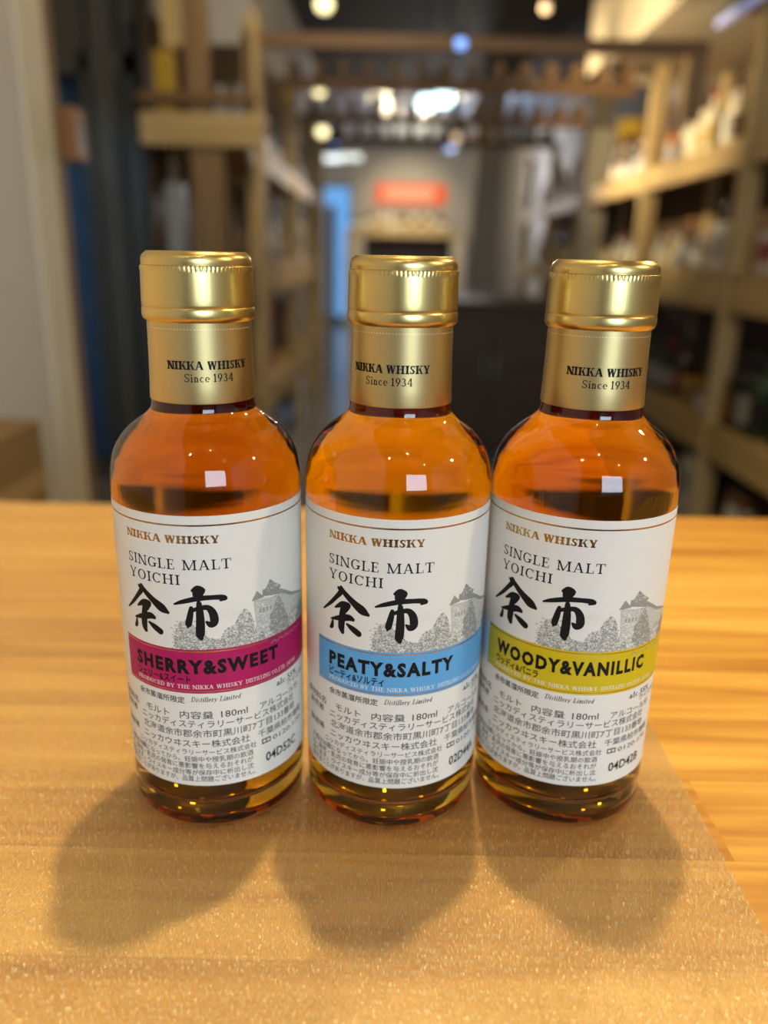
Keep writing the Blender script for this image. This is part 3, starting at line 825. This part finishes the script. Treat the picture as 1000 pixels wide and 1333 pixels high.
MT['brown_z'] = wood('brown_stained_post', (0.17, 0.10, 0.042), (0.27, 0.17, 0.075), 0.55, 'Z')
MT['ply'] = wood('dark_plywood_back', (0.05, 0.028, 0.012), (0.09, 0.05, 0.022), 0.6, 'Y')
MT['walnut'] = wood('dark_walnut_board', (0.035, 0.02, 0.010), (0.06, 0.035, 0.018), 0.65, 'X')
MT['black_metal'] = plain('dark_grey_metal_frame', (0.045, 0.047, 0.045), 0.4, 0.3)
MT['grey_metal'] = plain('grey_metal_frame', (0.11, 0.11, 0.10), 0.4, 0.3)
MT['backcloth_blue'] = plain('dark_blue_backing', (0.16, 0.25, 0.38), 0.8, var=0.2, scale=8)

def structure(mb, name, m, smooth=None):
    o = mb.build(name, m, None, None, smooth)
    o['kind'] = 'structure'
    return o

X0, X1, Y0, Y1, ZC = -2.0, 1.86, -2.1, 14.0, 2.75
structure(MB().box(X0, X1, Y0, Y1, -0.1, 0.0), 'floor', MT['concrete'])
structure(MB().box(X0, X1, Y0, 9.0, ZC, ZC + 0.1), 'ceiling', MT['dark_paint'])
mb = MB()
n = 110
for i in range(n):                          # corrugations run along the aisle
    xa = X0 + (X1 - X0) * i / n; xb = X0 + (X1 - X0) * (i + 1) / n
    za = ZC + 0.02 * math.sin(i * math.pi / 2.5); zb = ZC + 0.02 * math.sin((i + 1) * math.pi / 2.5)
    mb.add([(xa, 9.0, za), (xb, 9.0, zb), (xb, Y1, zb), (xa, Y1, za), (xa, 9.0, za + 0.08), (xb, 9.0, zb + 0.08), (xb, Y1, zb + 0.08), (xa, Y1, za + 0.08)],
           [(3, 2, 1, 0), (4, 5, 6, 7), (0, 1, 5, 4), (2, 3, 7, 6)])
structure(mb, 'ceiling_rear', MT['metal_ceiling'])
# far wall with the glass door opening
DX0, DX1, DZ = -1.22, -0.655, 2.24
structure(MB().box(X0, DX0, Y1, Y1 + 0.1, 0, ZC + 0.1).box(DX1, X1, Y1, Y1 + 0.1, 0, ZC + 0.1).box(DX0, DX1, Y1, Y1 + 0.1, DZ, ZC + 0.1), 'wall_far', MT['grey_wall'])
# near wall with its window opening, behind the camera
structure(MB().box(X0, 0.35, Y0 - 0.1, Y0, 0, ZC + 0.1).box(1.55, X1, Y0 - 0.1, Y0, 0, ZC + 0.1).box(0.35, 1.55, Y0 - 0.1, Y0, 0, 1.15).box(0.35, 1.55, Y0 - 0.1, Y0, 2.09, ZC + 0.1), 'wall_near', MT['near_boards'])
structure(MB().box(X1, X1 + 0.1, Y0, Y1, 0, ZC + 0.1), 'wall_right', MT['grey_wall'])
structure(MB().box(X0 - 0.1, X0, Y0, Y1, 0, ZC + 0.1), 'wall_left', MT['grey_wall'])
# partition beside the counter
structure(MB().box(-0.68, -0.60, Y0, 1.405, 0, ZC), 'wall_partition', MT['wall_white'])
structure(MB().box(-0.69, -0.594, 1.405, 1.513, 0, ZC, bev=0.003), 'trim_1', MT['trim_cream'])
structure(MB().box(-0.69, -0.592, 1.514, 1.545, 0, ZC, bev=0.003), 'trim_2', MT['edge_brown'])

# thin glass for panes
m, nt, b, o_ = mat('thin_window_glass')
nt.nodes.remove(b)
tr = N(nt, 'ShaderNodeBsdfTransparent'); tr.inputs[0].default_value = (0.9, 0.94, 0.96, 1)
gl = N(nt, 'ShaderNodeBsdfGlossy'); gl.inputs['Roughness'].default_value = 0.03
fr = N(nt, 'ShaderNodeFresnel'); fr.inputs[0].default_value = 1.35
mx = N(nt, 'ShaderNodeMixShader')
nt.links.new(fr.outputs[0], mx.inputs[0]); nt.links.new(tr.outputs[0], mx.inputs[1]); nt.links.new(gl.outputs[0], mx.inputs[2])
nt.links.new(mx.outputs[0], o_.inputs['Surface'])
MT['pane'] = m

# far glass door
d = MB()
for x0, x1, z0, z1 in ((DX0, DX0 + 0.05, 0, DZ), (DX1 - 0.03, DX1, 0, DZ), (DX0, DX1, DZ - 0.05, DZ), (DX0, DX1, 0, 0.12)):
    d.box(x0, x1, Y1 - 0.02, Y1 + 0.03, z0, z1)
door = structure(d, 'door_1', MT['grey_metal'])
MB().box(DX0 + 0.05, DX1 - 0.03, Y1 + 0.0, Y1 + 0.008, 0.12, DZ - 0.05).build('pane', MT['pane'], door)
MB().box(DX1 - 0.10, DX1 - 0.07, Y1 - 0.07, Y1 - 0.02, 0.85, 1.15, bev=0.005).build('door_handle', MT['black_metal'], door)
# glazed sliding door at the left, seen past the partition
f = MB()
YG = 3.9
for x0, x1, d0, z1 in ((-1.395, -1.36, 0, ZC), (-1.33, -1.235, -0.03, ZC), (-1.20, -1.14, 0.0, ZC), (-1.11, -1.06, -0.02, ZC)):
    f.box(x0, x1, YG + d0, YG + 0.05 + d0, 0, z1)
f.box(-2.0, -1.06, YG, YG + 0.05, 1.86, 1.95).box(-2.0, -1.06, YG, YG + 0.05, 0, 0.1)
w1 = structure(f, 'window_1', MT['grey_metal'])
MB().box(-1.99, -1.395, YG + 0.02, YG + 0.028, 0.1, 1.86).build('pane', MT['pane'], w1)
MB().box(-1.99, -1.395, YG + 0.01, YG + 0.03, 1.95, ZC).build('header_panel', MT['grey_metal'], w1)
MB().box(-1.36, -1.33, YG + 0.01, YG + 0.03, 0.1, ZC).box(-1.235, -1.20, YG + 0.01, YG + 0.03, 0.1, ZC).box(-1.14, -1.11, YG + 0.01, YG + 0.03, 0.1, ZC).build('dark_panel', MT['black_metal'], w1)
# blue backing added behind that glazing, standing in for the blue outside
cl = MB()
nn = 60
pts = [(-1.99 + 0.62 * i / nn, YG + 0.22 + 0.03 * math.sin(i * 0.9)) for i in range(nn + 1)]
for i in range(nn):
    (xa, ya), (xb, yb) = pts[i], pts[i + 1]
    cl.add([(xa, ya, 0.02), (xb, yb, 0.02), (xb, yb, 2.5), (xa, ya, 2.5), (xa, ya + .004, 0.02), (xb, yb + .004, 0.02), (xb, yb + .004, 2.5), (xa, ya + .004, 2.5)], [(0, 1, 2, 3), (7, 6, 5, 4), (3, 2, 6, 7), (1, 0, 4, 5)])
tag(cl.build('backcloth', MT['backcloth_blue'], None, None, 60), 'dark blue curtain added behind the left sliding glass for the blue outside', 'backcloth')
# soffits
structure(MB().box(1.15, X1, 0.6, 5.25, 2.12, ZC), 'trim_3', MT['soffit'])
structure(MB().box(-2.0, -0.72, 4.5, 8.5, 2.12, ZC), 'trim_4', MT['wall_white'])

# ------------------------------------------------------------------ timber frames over the aisle
ORD = ['first', 'second', 'third', 'fourth', 'fifth', 'sixth', 'seventh', 'eighth', 'ninth', 'tenth', 'eleventh', 'twelfth', 'thirteenth', 'fourteenth', 'fifteenth', 'sixteenth', 'seventeenth', 'eighteenth', 'nineteenth', 'twentieth']
for k, y in enumerate((3.66, 4.68, 5.75, 6.8)):
    p = thing('timber_frame', f'brown timber frame spanning the aisle, {ORD[k]} one from the counter', 'beam', (0, y, 0), 'timber frames over the aisle')
    zb = 1.925 if k == 0 else 1.955
    MB().box(-0.625, 1.29, -0.02, 0.02, zb, zb + 0.055, bev=0.003).build('beam', MT['brown_x'], p)
    if k == 0:
        MB().box(-0.625, -0.545, -0.022, 0.022, 1.664, zb, bev=0.003).build('post', MT['brown_z'], p)
        MB().box(1.205, 1.285, -0.022, 0.022, 1.68, zb, bev=0.003).build('post', MT['brown_z'], p)
    if k in (1, 2, 3):
        for i in range(14):
            x = -0.56 + i * 0.137
            MB().box(x, x + 0.045, -0.05, 0.30, zb + 0.055, zb + 0.14).build('rafter', MT['brown_y'], p)
    if k == 3:
        MB().box(-0.59, -0.535, -0.022, 0.022, 0.0, zb, bev=0.003).build('post', MT['pine_z'], p)
# ------------------------------------------------------------------ shelving racks
FZ = ((1.495, 1.605), (0.925, 1.09), (0.31, 0.45))
def rack_side(name, label, xf, sgn, ys, y0, y1, depth, parts_mat='pine_z'):
    """xf front plane; sgn +1 rack lies to the right of it, -1 to the left"""
    t = thing(name, label, 'shelving', (0, 0, 0))
    def bx(mb, a, b_, *r):
        xa, xb = xf + sgn * a, xf + sgn * b_
        return mb.box(min(xa, xb), max(xa, xb), *r)
    for y in ys:
        bx(MB(), 0.0, 0.088, y - 0.02, y + 0.02, 0, 2.12, 0, 0.003).build('post', MT['pine_z'], t)
        bx(MB(), depth - 0.04, depth, y - 0.02, y + 0.02, 0, 2.1).build('rear_post', MT['pine_z'], t)
    for z0, z1 in FZ:
        s = bx(MB(), 0.03, depth - 0.042, y0, y1, z1 - 0.03, z1, 0, 0.002).build('shelf_board', MT['pine_y'], t)
        bx(MB(), 0.012, 0.03, y0, y1, z0, z1, 0, 0.002).build('fascia', MT['pine_y'], s)
    bx(MB(), depth, depth + 0.012, y0, y1, 0.02, 2.1).build('back_panel', MT['ply'], t)
    return t
rr = rack_side('shelving_rack', 'pine shelving rack of bottles along the right of the aisle', 1.40, 1, (2.05, 3.43, 4.75), 1.6, 6.12, 0.42)
MB().box(1.40, 1.56, 6.12, 6.16, 0, 2.3, bev=0.003).build('end_panel', MT['trim_cream'], rr)
rf = rack_side('shelving_rack', 'darker shelving rack far down the right side, behind the cream end panel', 1.44, 1, (6.5, 7.8, 9.1), 6.4, 9.3, 0.38)
rl = rack_side('shelving_rack', 'pine shelving rack along the left of the aisle', -0.60, -1, (4.05, 5.40, 6.75), 3.72, 7.6, 0.45)
# its near end
MB().box(-1.045, -0.53, 3.575, 3.60, 1.54, 1.665, bev=0.003).build('end_fascia', MT['pine_x'], rl)
MB().box(-1.045, -0.53, 3.60, 3.72, 1.635, 1.662).build('end_shelf', MT['pine_x'], rl)
MB().box(-1.05, -0.56, 3.575, 3.595, 1.70, 1.742, bev=0.003).build('guard_rail', MT['brown_x'], rl)
MB().box(-0.85, -0.755, 3.60, 3.64, 1.662, 2.75, bev=0.003).build('post', MT['brown_z'], rl)
MB().box(-0.85, -0.71, 3.60, 3.64, 0.0, 1.635, bev=0.003).build('post', MT['brown_z'], rl)
MB().box(-0.58, -0.552, 3.60, 3.63, 0.0, 2.05, bev=0.003).build('post', MT['pine_z'], rl)
MB().box(-0.94, -0.865, 3.60, 3.63, 1.905, 2.75, bev=0.003).build('post', MT['pine_z'], rl)

# ------------------------------------------------------------------ goods on the racks
def gmat(name, col, rough=0.35, metal=0.0):
    if name not in MT: MT[name] = plain(name, col, rough, metal, var=0.08)
    return MT[name]
C_ = {
 'clear': ('pale clear glass goods', (0.50, 0.50, 0.46)), 'cream': ('cream goods', (0.70, 0.62, 0.44)), 'amber': ('amber goods', (0.40, 0.13, 0.02)),
 'dark': ('near black goods', (0.012, 0.010, 0.009)), 'green': ('dark green goods', (0.02, 0.045, 0.015)), 'red': ('dark red goods', (0.28, 0.015, 0.02)),
 'white': ('white goods', (0.62, 0.61, 0.58)), 'yellow': ('ochre yellow goods', (0.42, 0.27, 0.03)), 'brown': ('brown goods', (0.12, 0.06, 0.025)),
 'grey': ('grey goods', (0.25, 0.25, 0.25)), 'maroon': ('maroon goods', (0.075, 0.02, 0.03)), 'blue': ('pale blue goods', (0.25, 0.36, 0.6)), 'pink': ('salmon goods', (0.5, 0.22, 0.15)), 'orange': ('orange goods', (0.65, 0.10, 0.02))}
def cm(c): return gmat(C_[c][0].replace(' ', '_'), C_[c][1])

def shelf_bottle(loc, h, r, body, lab, cap):
    s = MB()
    p = [(0, 0), (r * .9, 0), (r, r * .12), (r, h * .30)]
    q = [(r * 1.02, h * .12), (r * 1.02, h * .46)]
    p2 = [(0, 0), (r * .92, 0), (r, r * .12), (r, h * .58)] + curve_pts([(r, h * .58), (r * .92, h * .65), (r * .55, h * .72), (r * .38, h * .78), (r * .36, h * .90)], 4) + [(r * .36, h * .90)]
    s.lathe(p2, 20, m=0)
    s.lathe([(r * 1.001, h * .12), (r * 1.02, h * .121), (r * 1.02, h * .48), (r * 1.001, h * .481)], 20, m=1)
    s.lathe([(r * .36, h * .86), (r * .42, h * .862), (r * .42, h * .99), (r * .38, h), (0, h)], 20, m=2)
    o = s.build('bottle', [cm(body), cm(lab), cm(cap)], None, loc, 40)
    return o
def shelf_box(loc, w, d, h, body, lab):
    s = MB()
    s.box(-w / 2, w / 2, -d / 2, d / 2, 0, h, 0, 0.004)
    s.box(-w / 2 - 0.001, -w / 2 + 0.001, -d * .4, d * .4, h * .25, h * .75, 1)
    s.box(-w * .4, w * .4, -d / 2 - 0.001, -d / 2 + 0.001, h * .25, h * .75, 1)
    s.box(w / 2 - 0.001, w / 2 + 0.001, -d * .4, d * .4, h * .25, h * .75, 1)
    return s.build('carton', [cm(body), cm(lab)], None, loc)

def stock(shelf, grp, x, z, items, near='the near end'):
    """items: (kind, y, height, half-width, body, label, cap, x shift); ordered from the near end"""
    for k, it in enumerate(sorted(items, key=lambda q: q[1])):
        kind, y, h, r, body, lab, cap, dx = it
        if kind == 'b':
            o = shelf_bottle((x + dx, y, z + 0.0006), h, r, body, lab, cap); what = f'{body} bottle with {lab} label'; cat = 'bottle'
        else:
            o = shelf_box((x + dx, y, z + 0.0006), 2 * r, 2 * r * cap, h, body, lab); what = f'{body} carton with {lab} patch' if body != lab else f'{body} carton'; cat = 'carton'
        tag(o, f'{what}, {ORD[k]} from near end on {shelf}', cat, grp)

rnd = random.Random(21)
def row(ya, yb, n, bodies, hs, r=0.036):
    out = []
    for i in range(n):
        y = ya + (yb - ya) * (i + 0.5) / n
        b_ = rnd.choice(bodies)
        out.append(('b', y, rnd.uniform(*hs), r * rnd.uniform(.85, 1.1), b_, rnd.choice(['white', 'cream', 'grey']) if b_ not in ('white', 'cream') else rnd.choice(['brown', 'yellow']), rnd.choice(['dark', 'white', 'amber', 'red']), rnd.uniform(-0.02, 0.02)))
    return out
TOPR = row(3.55, 4.62, 8, ['clear', 'amber', 'cream', 'cream', 'clear'], (0.20, 0.27)) + row(4.86, 5.7, 6, ['cream', 'clear', 'brown', 'dark'], (0.17, 0.25)) + [('x', 5.85, 0.42, 0.07, 'yellow', 'brown', 1.0, 0.1)]
stock("right rack's top shelf", "goods on the right rack's top shelf", 1.50, 1.605, TOPR)
MIDR = [('x', 3.20, 0.15, 0.05, 'white', 'red', 1.6, 0.0), ('x', 2.98, 0.20, 0.055, 'dark', 'maroon', 1.4, 0.02), ('b', 2.80, 0.30, 0.04, 'clear', 'white', 'red', 0.0),
        ('x', 3.68, 0.20, 0.055, 'white', 'grey', 1.5, 0.0), ('b', 3.86, 0.30, 0.038, 'dark', 'brown', 'dark', 0.04), ('b', 4.02, 0.16, 0.035, 'grey', 'white', 'white', 0.0), ('b', 4.16, 0.24, 0.035, 'brown', 'grey', 'amber', 0.0),
        ('b', 4.30, 0.15, 0.035, 'clear', 'grey', 'white', 0.0), ('b', 4.46, 0.17, 0.035, 'yellow', 'cream', 'white', 0.02), ('b', 4.60, 0.16, 0.035, 'clear', 'cream', 'white', 0.0)] + row(4.9, 5.95, 7, ['clear', 'grey', 'yellow', 'brown'], (0.14, 0.19))
stock("right rack's middle shelf", "goods on the right rack's middle shelf", 1.50, 1.09, MIDR)
LOWR = [('x', 2.62, 0.17, 0.05, 'white', 'red', 1.3, 0.0), ('x', 2.80, 0.16, 0.05, 'red', 'white', 1.3, 0.02), ('b', 2.98, 0.32, 0.042, 'dark', 'green', 'dark', 0.03), ('b', 3.10, 0.33, 0.042, 'green', 'dark', 'dark', 0.0), ('b', 3.22, 0.33, 0.042, 'dark', 'grey', 'dark', 0.0), ('b', 3.34, 0.31, 0.042, 'dark', 'brown', 'dark', 0.0),
        ('x', 3.60, 0.11, 0.05, 'grey', 'white', 1.4, 0.0), ('x', 3.82, 0.14, 0.05, 'yellow', 'brown', 1.2, 0.0), ('b', 3.98, 0.30, 0.04, 'dark', 'red', 'dark', 0.02), ('b', 4.10, 0.30, 0.04, 'brown', 'red', 'dark', 0.05), ('b', 4.24, 0.28, 0.04, 'dark', 'grey', 'red', 0.02), ('b', 4.38, 0.29, 0.04, 'green', 'grey', 'dark', 0.0), ('b', 4.52, 0.30, 0.04, 'dark', 'grey', 'dark', 0.0)]
stock("right rack's lower shelf", "goods on the right rack's lower shelf", 1.49, 0.45, LOWR)
stock('floor below right rack', 'goods on the floor under the right rack', 1.50, 0.0, [('x', 2.60, 0.22, 0.06, 'grey', 'white', 1.3, 0.0), ('x', 2.85, 0.20, 0.06, 'dark', 'grey', 1.3, 0.0), ('x', 3.10, 0.22, 0.06, 'brown', 'white', 1.3, 0.0), ('x', 3.64, 0.24, 0.06, 'white', 'grey', 1.2, 0.0), ('x', 3.9, 0.22, 0.06, 'dark', 'grey', 1.2, 0.0)])
FAR = row(6.7, 9.0, 12, ['dark', 'pink', 'grey', 'brown', 'clear'], (0.26, 0.33), 0.04)
stock("far right rack's top shelf", "bottles on the far right rack's top shelf", 1.60, 1.605, FAR)
stock("far right rack's middle shelf", "bottles on the far right rack's middle shelf", 1.60, 1.09, row(6.7, 9.0, 12, ['dark', 'pink', 'grey', 'dark', 'white'], (0.26, 0.33), 0.04))
stock("far right rack's lower shelf", "bottles on the far right rack's lower shelf", 1.60, 0.45, row(6.7, 9.0, 10, ['grey', 'white', 'dark', 'green'], (0.26, 0.33), 0.04))
stock("left rack's top shelf", "goods on the left rack's top shelf", -0.72, 1.605, [('b', 4.25, 0.18, 0.035, 'white', 'blue', 'white', 0), ('b', 4.40, 0.18, 0.035, 'blue', 'white', 'white', 0), ('x', 4.62, 0.10, 0.05, 'white', 'blue', 1.2, 0), ('b', 4.85, 0.16, 0.04, 'clear', 'blue', 'white', 0), ('x', 5.1, 0.10, 0.05, 'cream', 'pink', 1.3, 0), ('x', 5.6, 0.12, 0.05, 'grey', 'white', 1.3, 0), ('x', 6.0, 0.12, 0.05, 'pink', 'cream', 1.3, 0), ('x', 6.4, 0.12, 0.05, 'white', 'grey', 1.3, 0)])
stock("left rack's middle shelf", "goods on the left rack's middle shelf", -0.70, 1.09, [('b', 4.25, 0.30, 0.04, 'dark', 'grey', 'dark', 0), ('x', 4.75, 0.22, 0.05, 'grey', 'white', 1.5, 0), ('b', 4.95, 0.30, 0.04, 'grey', 'white', 'dark', 0), ('b', 5.15, 0.28, 0.04, 'brown', 'grey', 'dark', 0), ('b', 5.7, 0.30, 0.04, 'dark', 'grey', 'dark', 0), ('b', 5.95, 0.30, 0.04, 'brown', 'grey', 'dark', 0), ('x', 6.3, 0.25, 0.05, 'white', 'grey', 1.2, 0)])
stock("left rack's lower shelf", "goods on the left rack's lower shelf", -0.76, 0.45, [('b', 4.32, 0.32, 0.045, 'dark', 'dark', 'dark', 0), ('b', 4.45, 0.32, 0.045, 'green', 'dark', 'dark', 0), ('x', 4.85, 0.44, 0.06, 'red', 'maroon', 2.4, 0), ('b', 5.12, 0.22, 0.05, 'dark', 'grey', 'dark', 0), ('x', 5.9, 0.36, 0.05, 'dark', 'brown', 1.2, 0), ('x', 6.3, 0.30, 0.05, 'brown', 'white', 1.2, 0)])
stock("floor below left rack", "goods on the floor under the left rack", -0.68, 0.0, [('x', 4.6, 0.20, 0.06, 'grey', 'white', 1.2, 0), ('x', 5.2, 0.24, 0.06, 'dark', 'blue', 1.2, 0), ('x', 5.8, 0.22, 0.06, 'white', 'grey', 1.2, 0)])
# near end of the left rack
tag(shelf_box((-0.942, 3.650, 1.6626), 0.084, 0.08, 0.235, 'yellow', 'yellow'), 'ochre yellow carton behind the guard rail at the left rack end', 'carton')
tag(shelf_box((-0.878, 3.688, 1.6626), 0.036, 0.08, 0.235, 'maroon', 'maroon'), 'narrow maroon carton right of the ochre yellow carton', 'carton')
tag(MB().box(-0.98, -0.90, 3.66, 3.70, 0.0, 1.40, bev=0.004).build('display_stand', cm('grey')), 'tall slim grey display stand under the left rack end shelf', 'display stand')

for i, (x, c) in enumerate(((-0.715, 'white'), (-0.645, 'blue'))):
    tag(shelf_bottle((x, 3.634, 1.6626), 0.115, 0.026, c, 'clear', 'clear'), [ 'small white jar bottle on the left rack end shelf, behind the guard rail', 'small pale blue bottle on the left rack end shelf, right of the white one'][i], 'bottle', 'small bottles on the left rack end shelf')
# ------------------------------------------------------------------ far end of the aisle
bn = MB()
k = 16
for i in range(k):
    xa, xb = -0.25 + 1.16 * i / k, -0.25 + 1.16 * (i + 1) / k
    ya, yb = [Y1 - 0.03 + 0.008 * math.sin(j * 0.9) for j in (i, i + 1)]
    bn.add([(xa, ya, 1.95), (xb, yb, 1.95), (xb, yb, 2.26), (xa, ya, 2.26), (xa, ya + .004, 1.95), (xb, yb + .004, 1.95), (xb, yb + .004, 2.26), (xa, ya + .004, 2.26)], [(0, 1, 2, 3), (7, 6, 5, 4), (3, 2, 6, 7), (1, 0, 4, 5), (0, 3, 7, 4), (2, 1, 5, 6)])
bo = bn.build('banner', gmat('orange_red_cloth', (0.75, 0.10, 0.02), 0.7)); tag(bo, 'orange red cloth banner on the far wall above the lit display', 'banner')
bp = MB().box(-0.12, 0.72, Y1 - 0.045, Y1 - 0.041, 2.02, 2.19).build('pale_panel', gmat('faded_salmon_cloth', (0.75, 0.36, 0.27), 0.7), bo)
t = thing('display_counter', 'wooden display counter with open dark niche at the far wall', 'counter', (0.28, Y1 - 0.35, 0))
MB().box(-1.0, 0.95, -0.25, 0.33, 1.42, 1.50, bev=0.004).build('counter_top', MT['pine_x'], t)
MB().box(-1.0, -0.70, -0.22, 0.30, 0.0, 1.42).build('side_panel', MT['soffit'], t)
MB().box(0.72, 0.95, -0.22, 0.30, 0.0, 1.42).build('side_panel', MT['soffit'], t)
MB().box(-0.70, 0.72, 0.22, 0.30, 0.0, 1.42).build('back_panel', MT['walnut'], t)
MB().box(-0.70, 0.72, -0.2, 0.22, 0.55, 0.60).build('shelf', MT['walnut'], t)
for i in range(13):
    x = -0.62 + i * 0.125
    c = ['dark', 'grey', 'dark', 'cream', 'cream', 'white', 'amber', 'green', 'cream', 'brown', 'cream', 'green', 'brown'][i]
    o = shelf_bottle((x, Y1 - 0.42 + 0.03 * (i % 2), 1.5006), 0.28 + 0.04 * ((i * 7) % 3), 0.045, c, 'cream' if c != 'cream' else 'yellow', 'amber')
    tag(o, f'{c} bottle on the far display counter, {ORD[i]} from its left end', 'bottle', 'bottles on the far display counter')
structure(MB().box(0.84, 1.10, 8.4, 8.7, 0, ZC), 'wall_pillar', MT['grey_wall'])
# dark bin counter in the aisle
t = thing('bin_counter', 'dark wooden bin counter standing in the middle of the aisle', 'counter', (0.56, 4.75, 0))
MB().box(-0.36, 0.36, -0.45, 0.45, 0.86, 0.90, bev=0.006).build('counter_top', MT['walnut'], t)
MB().box(-0.33, 0.33, -0.42, 0.42, 0.08, 0.86).build('body', MT['walnut'], t)
MB().box(-0.30, 0.30, -0.39, 0.39, 0.0, 0.08).build('plinth', MT['black_metal'], t)
for i in range(2):
    dr = MB().box(-0.31 + i * 0.315, -0.005 + i * 0.315, -0.435, -0.42, 0.14, 0.80, bev=0.003).build('door', MT['walnut'], t)
    MB().box(-0.04 + i * 0.06, -0.02 + i * 0.06, -0.455, -0.435, 0.50, 0.62, bev=0.003).build('handle', MT['grey_metal'], dr)
# posters by the far left of the rack
for i, (x, y, wdt) in enumerate(((-0.70, 8.3, 0.10), (-0.64, 9.0, 0.11))):
    tag(MB().box(x - wdt / 2, x + wdt / 2, y, y + 0.02, 0.0, 1.62, bev=0.003).build('upright_board', gmat('pale_grey_panel', (0.36, 0.36, 0.36), 0.6)), ['pale grey upright panel beyond the left rack, nearer one', 'pale grey upright panel beyond the left rack, farther one'][i], 'panel', 'upright panels beyond the left rack')
# little wooden box on the partition end and a carton behind the counter
t = thing('wall_box', 'small brown wooden box fixed to the partition edge at upper left', 'box', (-0.590, 1.546, 1.272))
MB().box(-0.05, 0.022, 0.0, 0.05, 0, 0.088, bev=0.002).build('case', gmat('orange_brown_wood', (0.30, 0.13, 0.035), 0.5), t)
MB().box(0.0215, 0.0225, 0.008, 0.042, 0.02, 0.065).build('dark_window', cm('dark'), t)
t = thing('storage_carton', 'brown cardboard carton standing on floor beside the partition, behind the counter', 'carton', (-0.53, 0.99, 0))
MB().box(-0.07, 0.055, -0.07, 0.07, 0, 0.895, bev=0.002).build('body', gmat('brown_cardboard', (0.20, 0.12, 0.045), 0.7), t)
MB().box(-0.0705, 0.0555, -0.0705, 0.0705, 0.80, 0.83).build('tape', gmat('buff_parcel_tape', (0.33, 0.22, 0.10), 0.4), t)

# ------------------------------------------------------------------ visible lamps and added glows
GLOW = {'warm': emis('warm_lamp_glow', (1.0, 0.88, 0.45), 2.6), 'white': emis('white_lamp_glow', (0.70, 0.97, 1.0), 4.0), 'blue': emis('blue_lamp_glow', (0.22, 0.42, 1.0), 1.8), 'dim': emis('dim_lamp_glow', (1.0, 0.72, 0.48), 1.0)}
def spotlight(loc, r, glow, label, top=ZC):
    t = thing('ceiling_spotlight', label, 'lamp', loc, 'ceiling spotlights')
    MB().lathe([(0, -r * .2), (r * .6, -r * .1), (r * .95, r * .3), (r, r * .8), (r * .75, r * 1.3), (0, r * 1.45)], 20).build('bulb', GLOW[glow], t, None, 60)
    MB().lathe([(r * .5, r * 1.32), (r * .9, r * 1.34), (r * .9, r * 3.0), (r * .5, r * 3.3), (0, r * 3.3)], 20).build('housing', MT['black_metal'], t, None, 40)
    MB().lathe([(0, r * 3.28), (0.006, r * 3.28), (0.006, top - loc[2]), (0, top - loc[2])], 10).build('rod', MT['black_metal'], t)
    return t
for loc, r, g, lab in (
    ((-0.33, 4.2, 2.20), 0.040, 'warm', 'warm bright ceiling spotlight at the top, left of centre'),
    ((0.70, 4.2, 2.215), 0.024, 'dim', 'small dim ceiling spotlight at the top, right of centre'),
    ((-0.437, 5.2, 2.02), 0.034, 'warm', 'warm ceiling spotlight beside the left frame post, upper one'),
    ((-0.576, 6.45, 2.09), 0.030, 'blue', 'bluish ceiling spotlight between the two warm lamps at left'),
    ((-0.485, 6.0, 1.905), 0.040, 'warm', 'warm ceiling spotlight beside the left frame post, lower one'),
    ((-0.459, 7.0, 1.975), 0.042, 'blue', 'bluish ceiling spotlight right below the lower warm lamp'),
    ((0.320, 5.5, 2.035), 0.062, 'white', 'large white lamp over the aisle centre, right one of the pair'),
    ((0.205, 5.4, 1.985), 0.058, 'white', 'large white lamp over the aisle centre, left one of the pair'),
    ((0.485, 6.5, 1.96), 0.034, 'dim', 'small peach ceiling spotlight below the large white pair'),
    ((0.470, 6.9, 1.935), 0.036, 'blue', 'small blue ceiling spotlight under the peach spotlight'),
    ((0.224, 3.0, 1.79), 0.020, 'blue', 'small bluish glow added for a faint reflection, in front of the first timber beam')):  # this last one is no lamp: a glowing bulb for a reflection
    spotlight(loc, r, g, lab)
for i, (x, y) in enumerate(((-0.95, 13.2), (-0.62, 13.0))):
    t = thing('ceiling_panel_light', ['pale panel light above the far glass door, left one', 'pale panel light right of the far glass door, right one'][i], 'lamp', (x, y, 2.52), 'panel lights by the far door')
    MB().box(-0.16, 0.16, -0.3, 0.3, 0, 0.03).build('diffuser', emis('panel_glow_%s' % 'ab'[i], (0.85, 0.95, 0.95), 1.6 - 0.7 * i), t)
    MB().box(-0.17, 0.17, -0.31, 0.31, 0.03, ZC - 2.52 - 0.021).build('frame', MT['grey_metal'], t)
t = thing('glow_strip', 'slim glowing lavender strip under the soffit at upper right', 'lamp', (1.36, 3.5, 2.06))
MB().box(-0.012, 0.012, -0.25, 0.28, 0, 0.025).build('glow_bar', emis('lavender_glow', (0.42, 0.45, 0.75), 0.5), t)  # glowing lavender bar set below the soffit
MB().box(-0.016, 0.016, -0.27, 0.30, 0.025, 0.06).build('fitting', MT['grey_metal'], t)
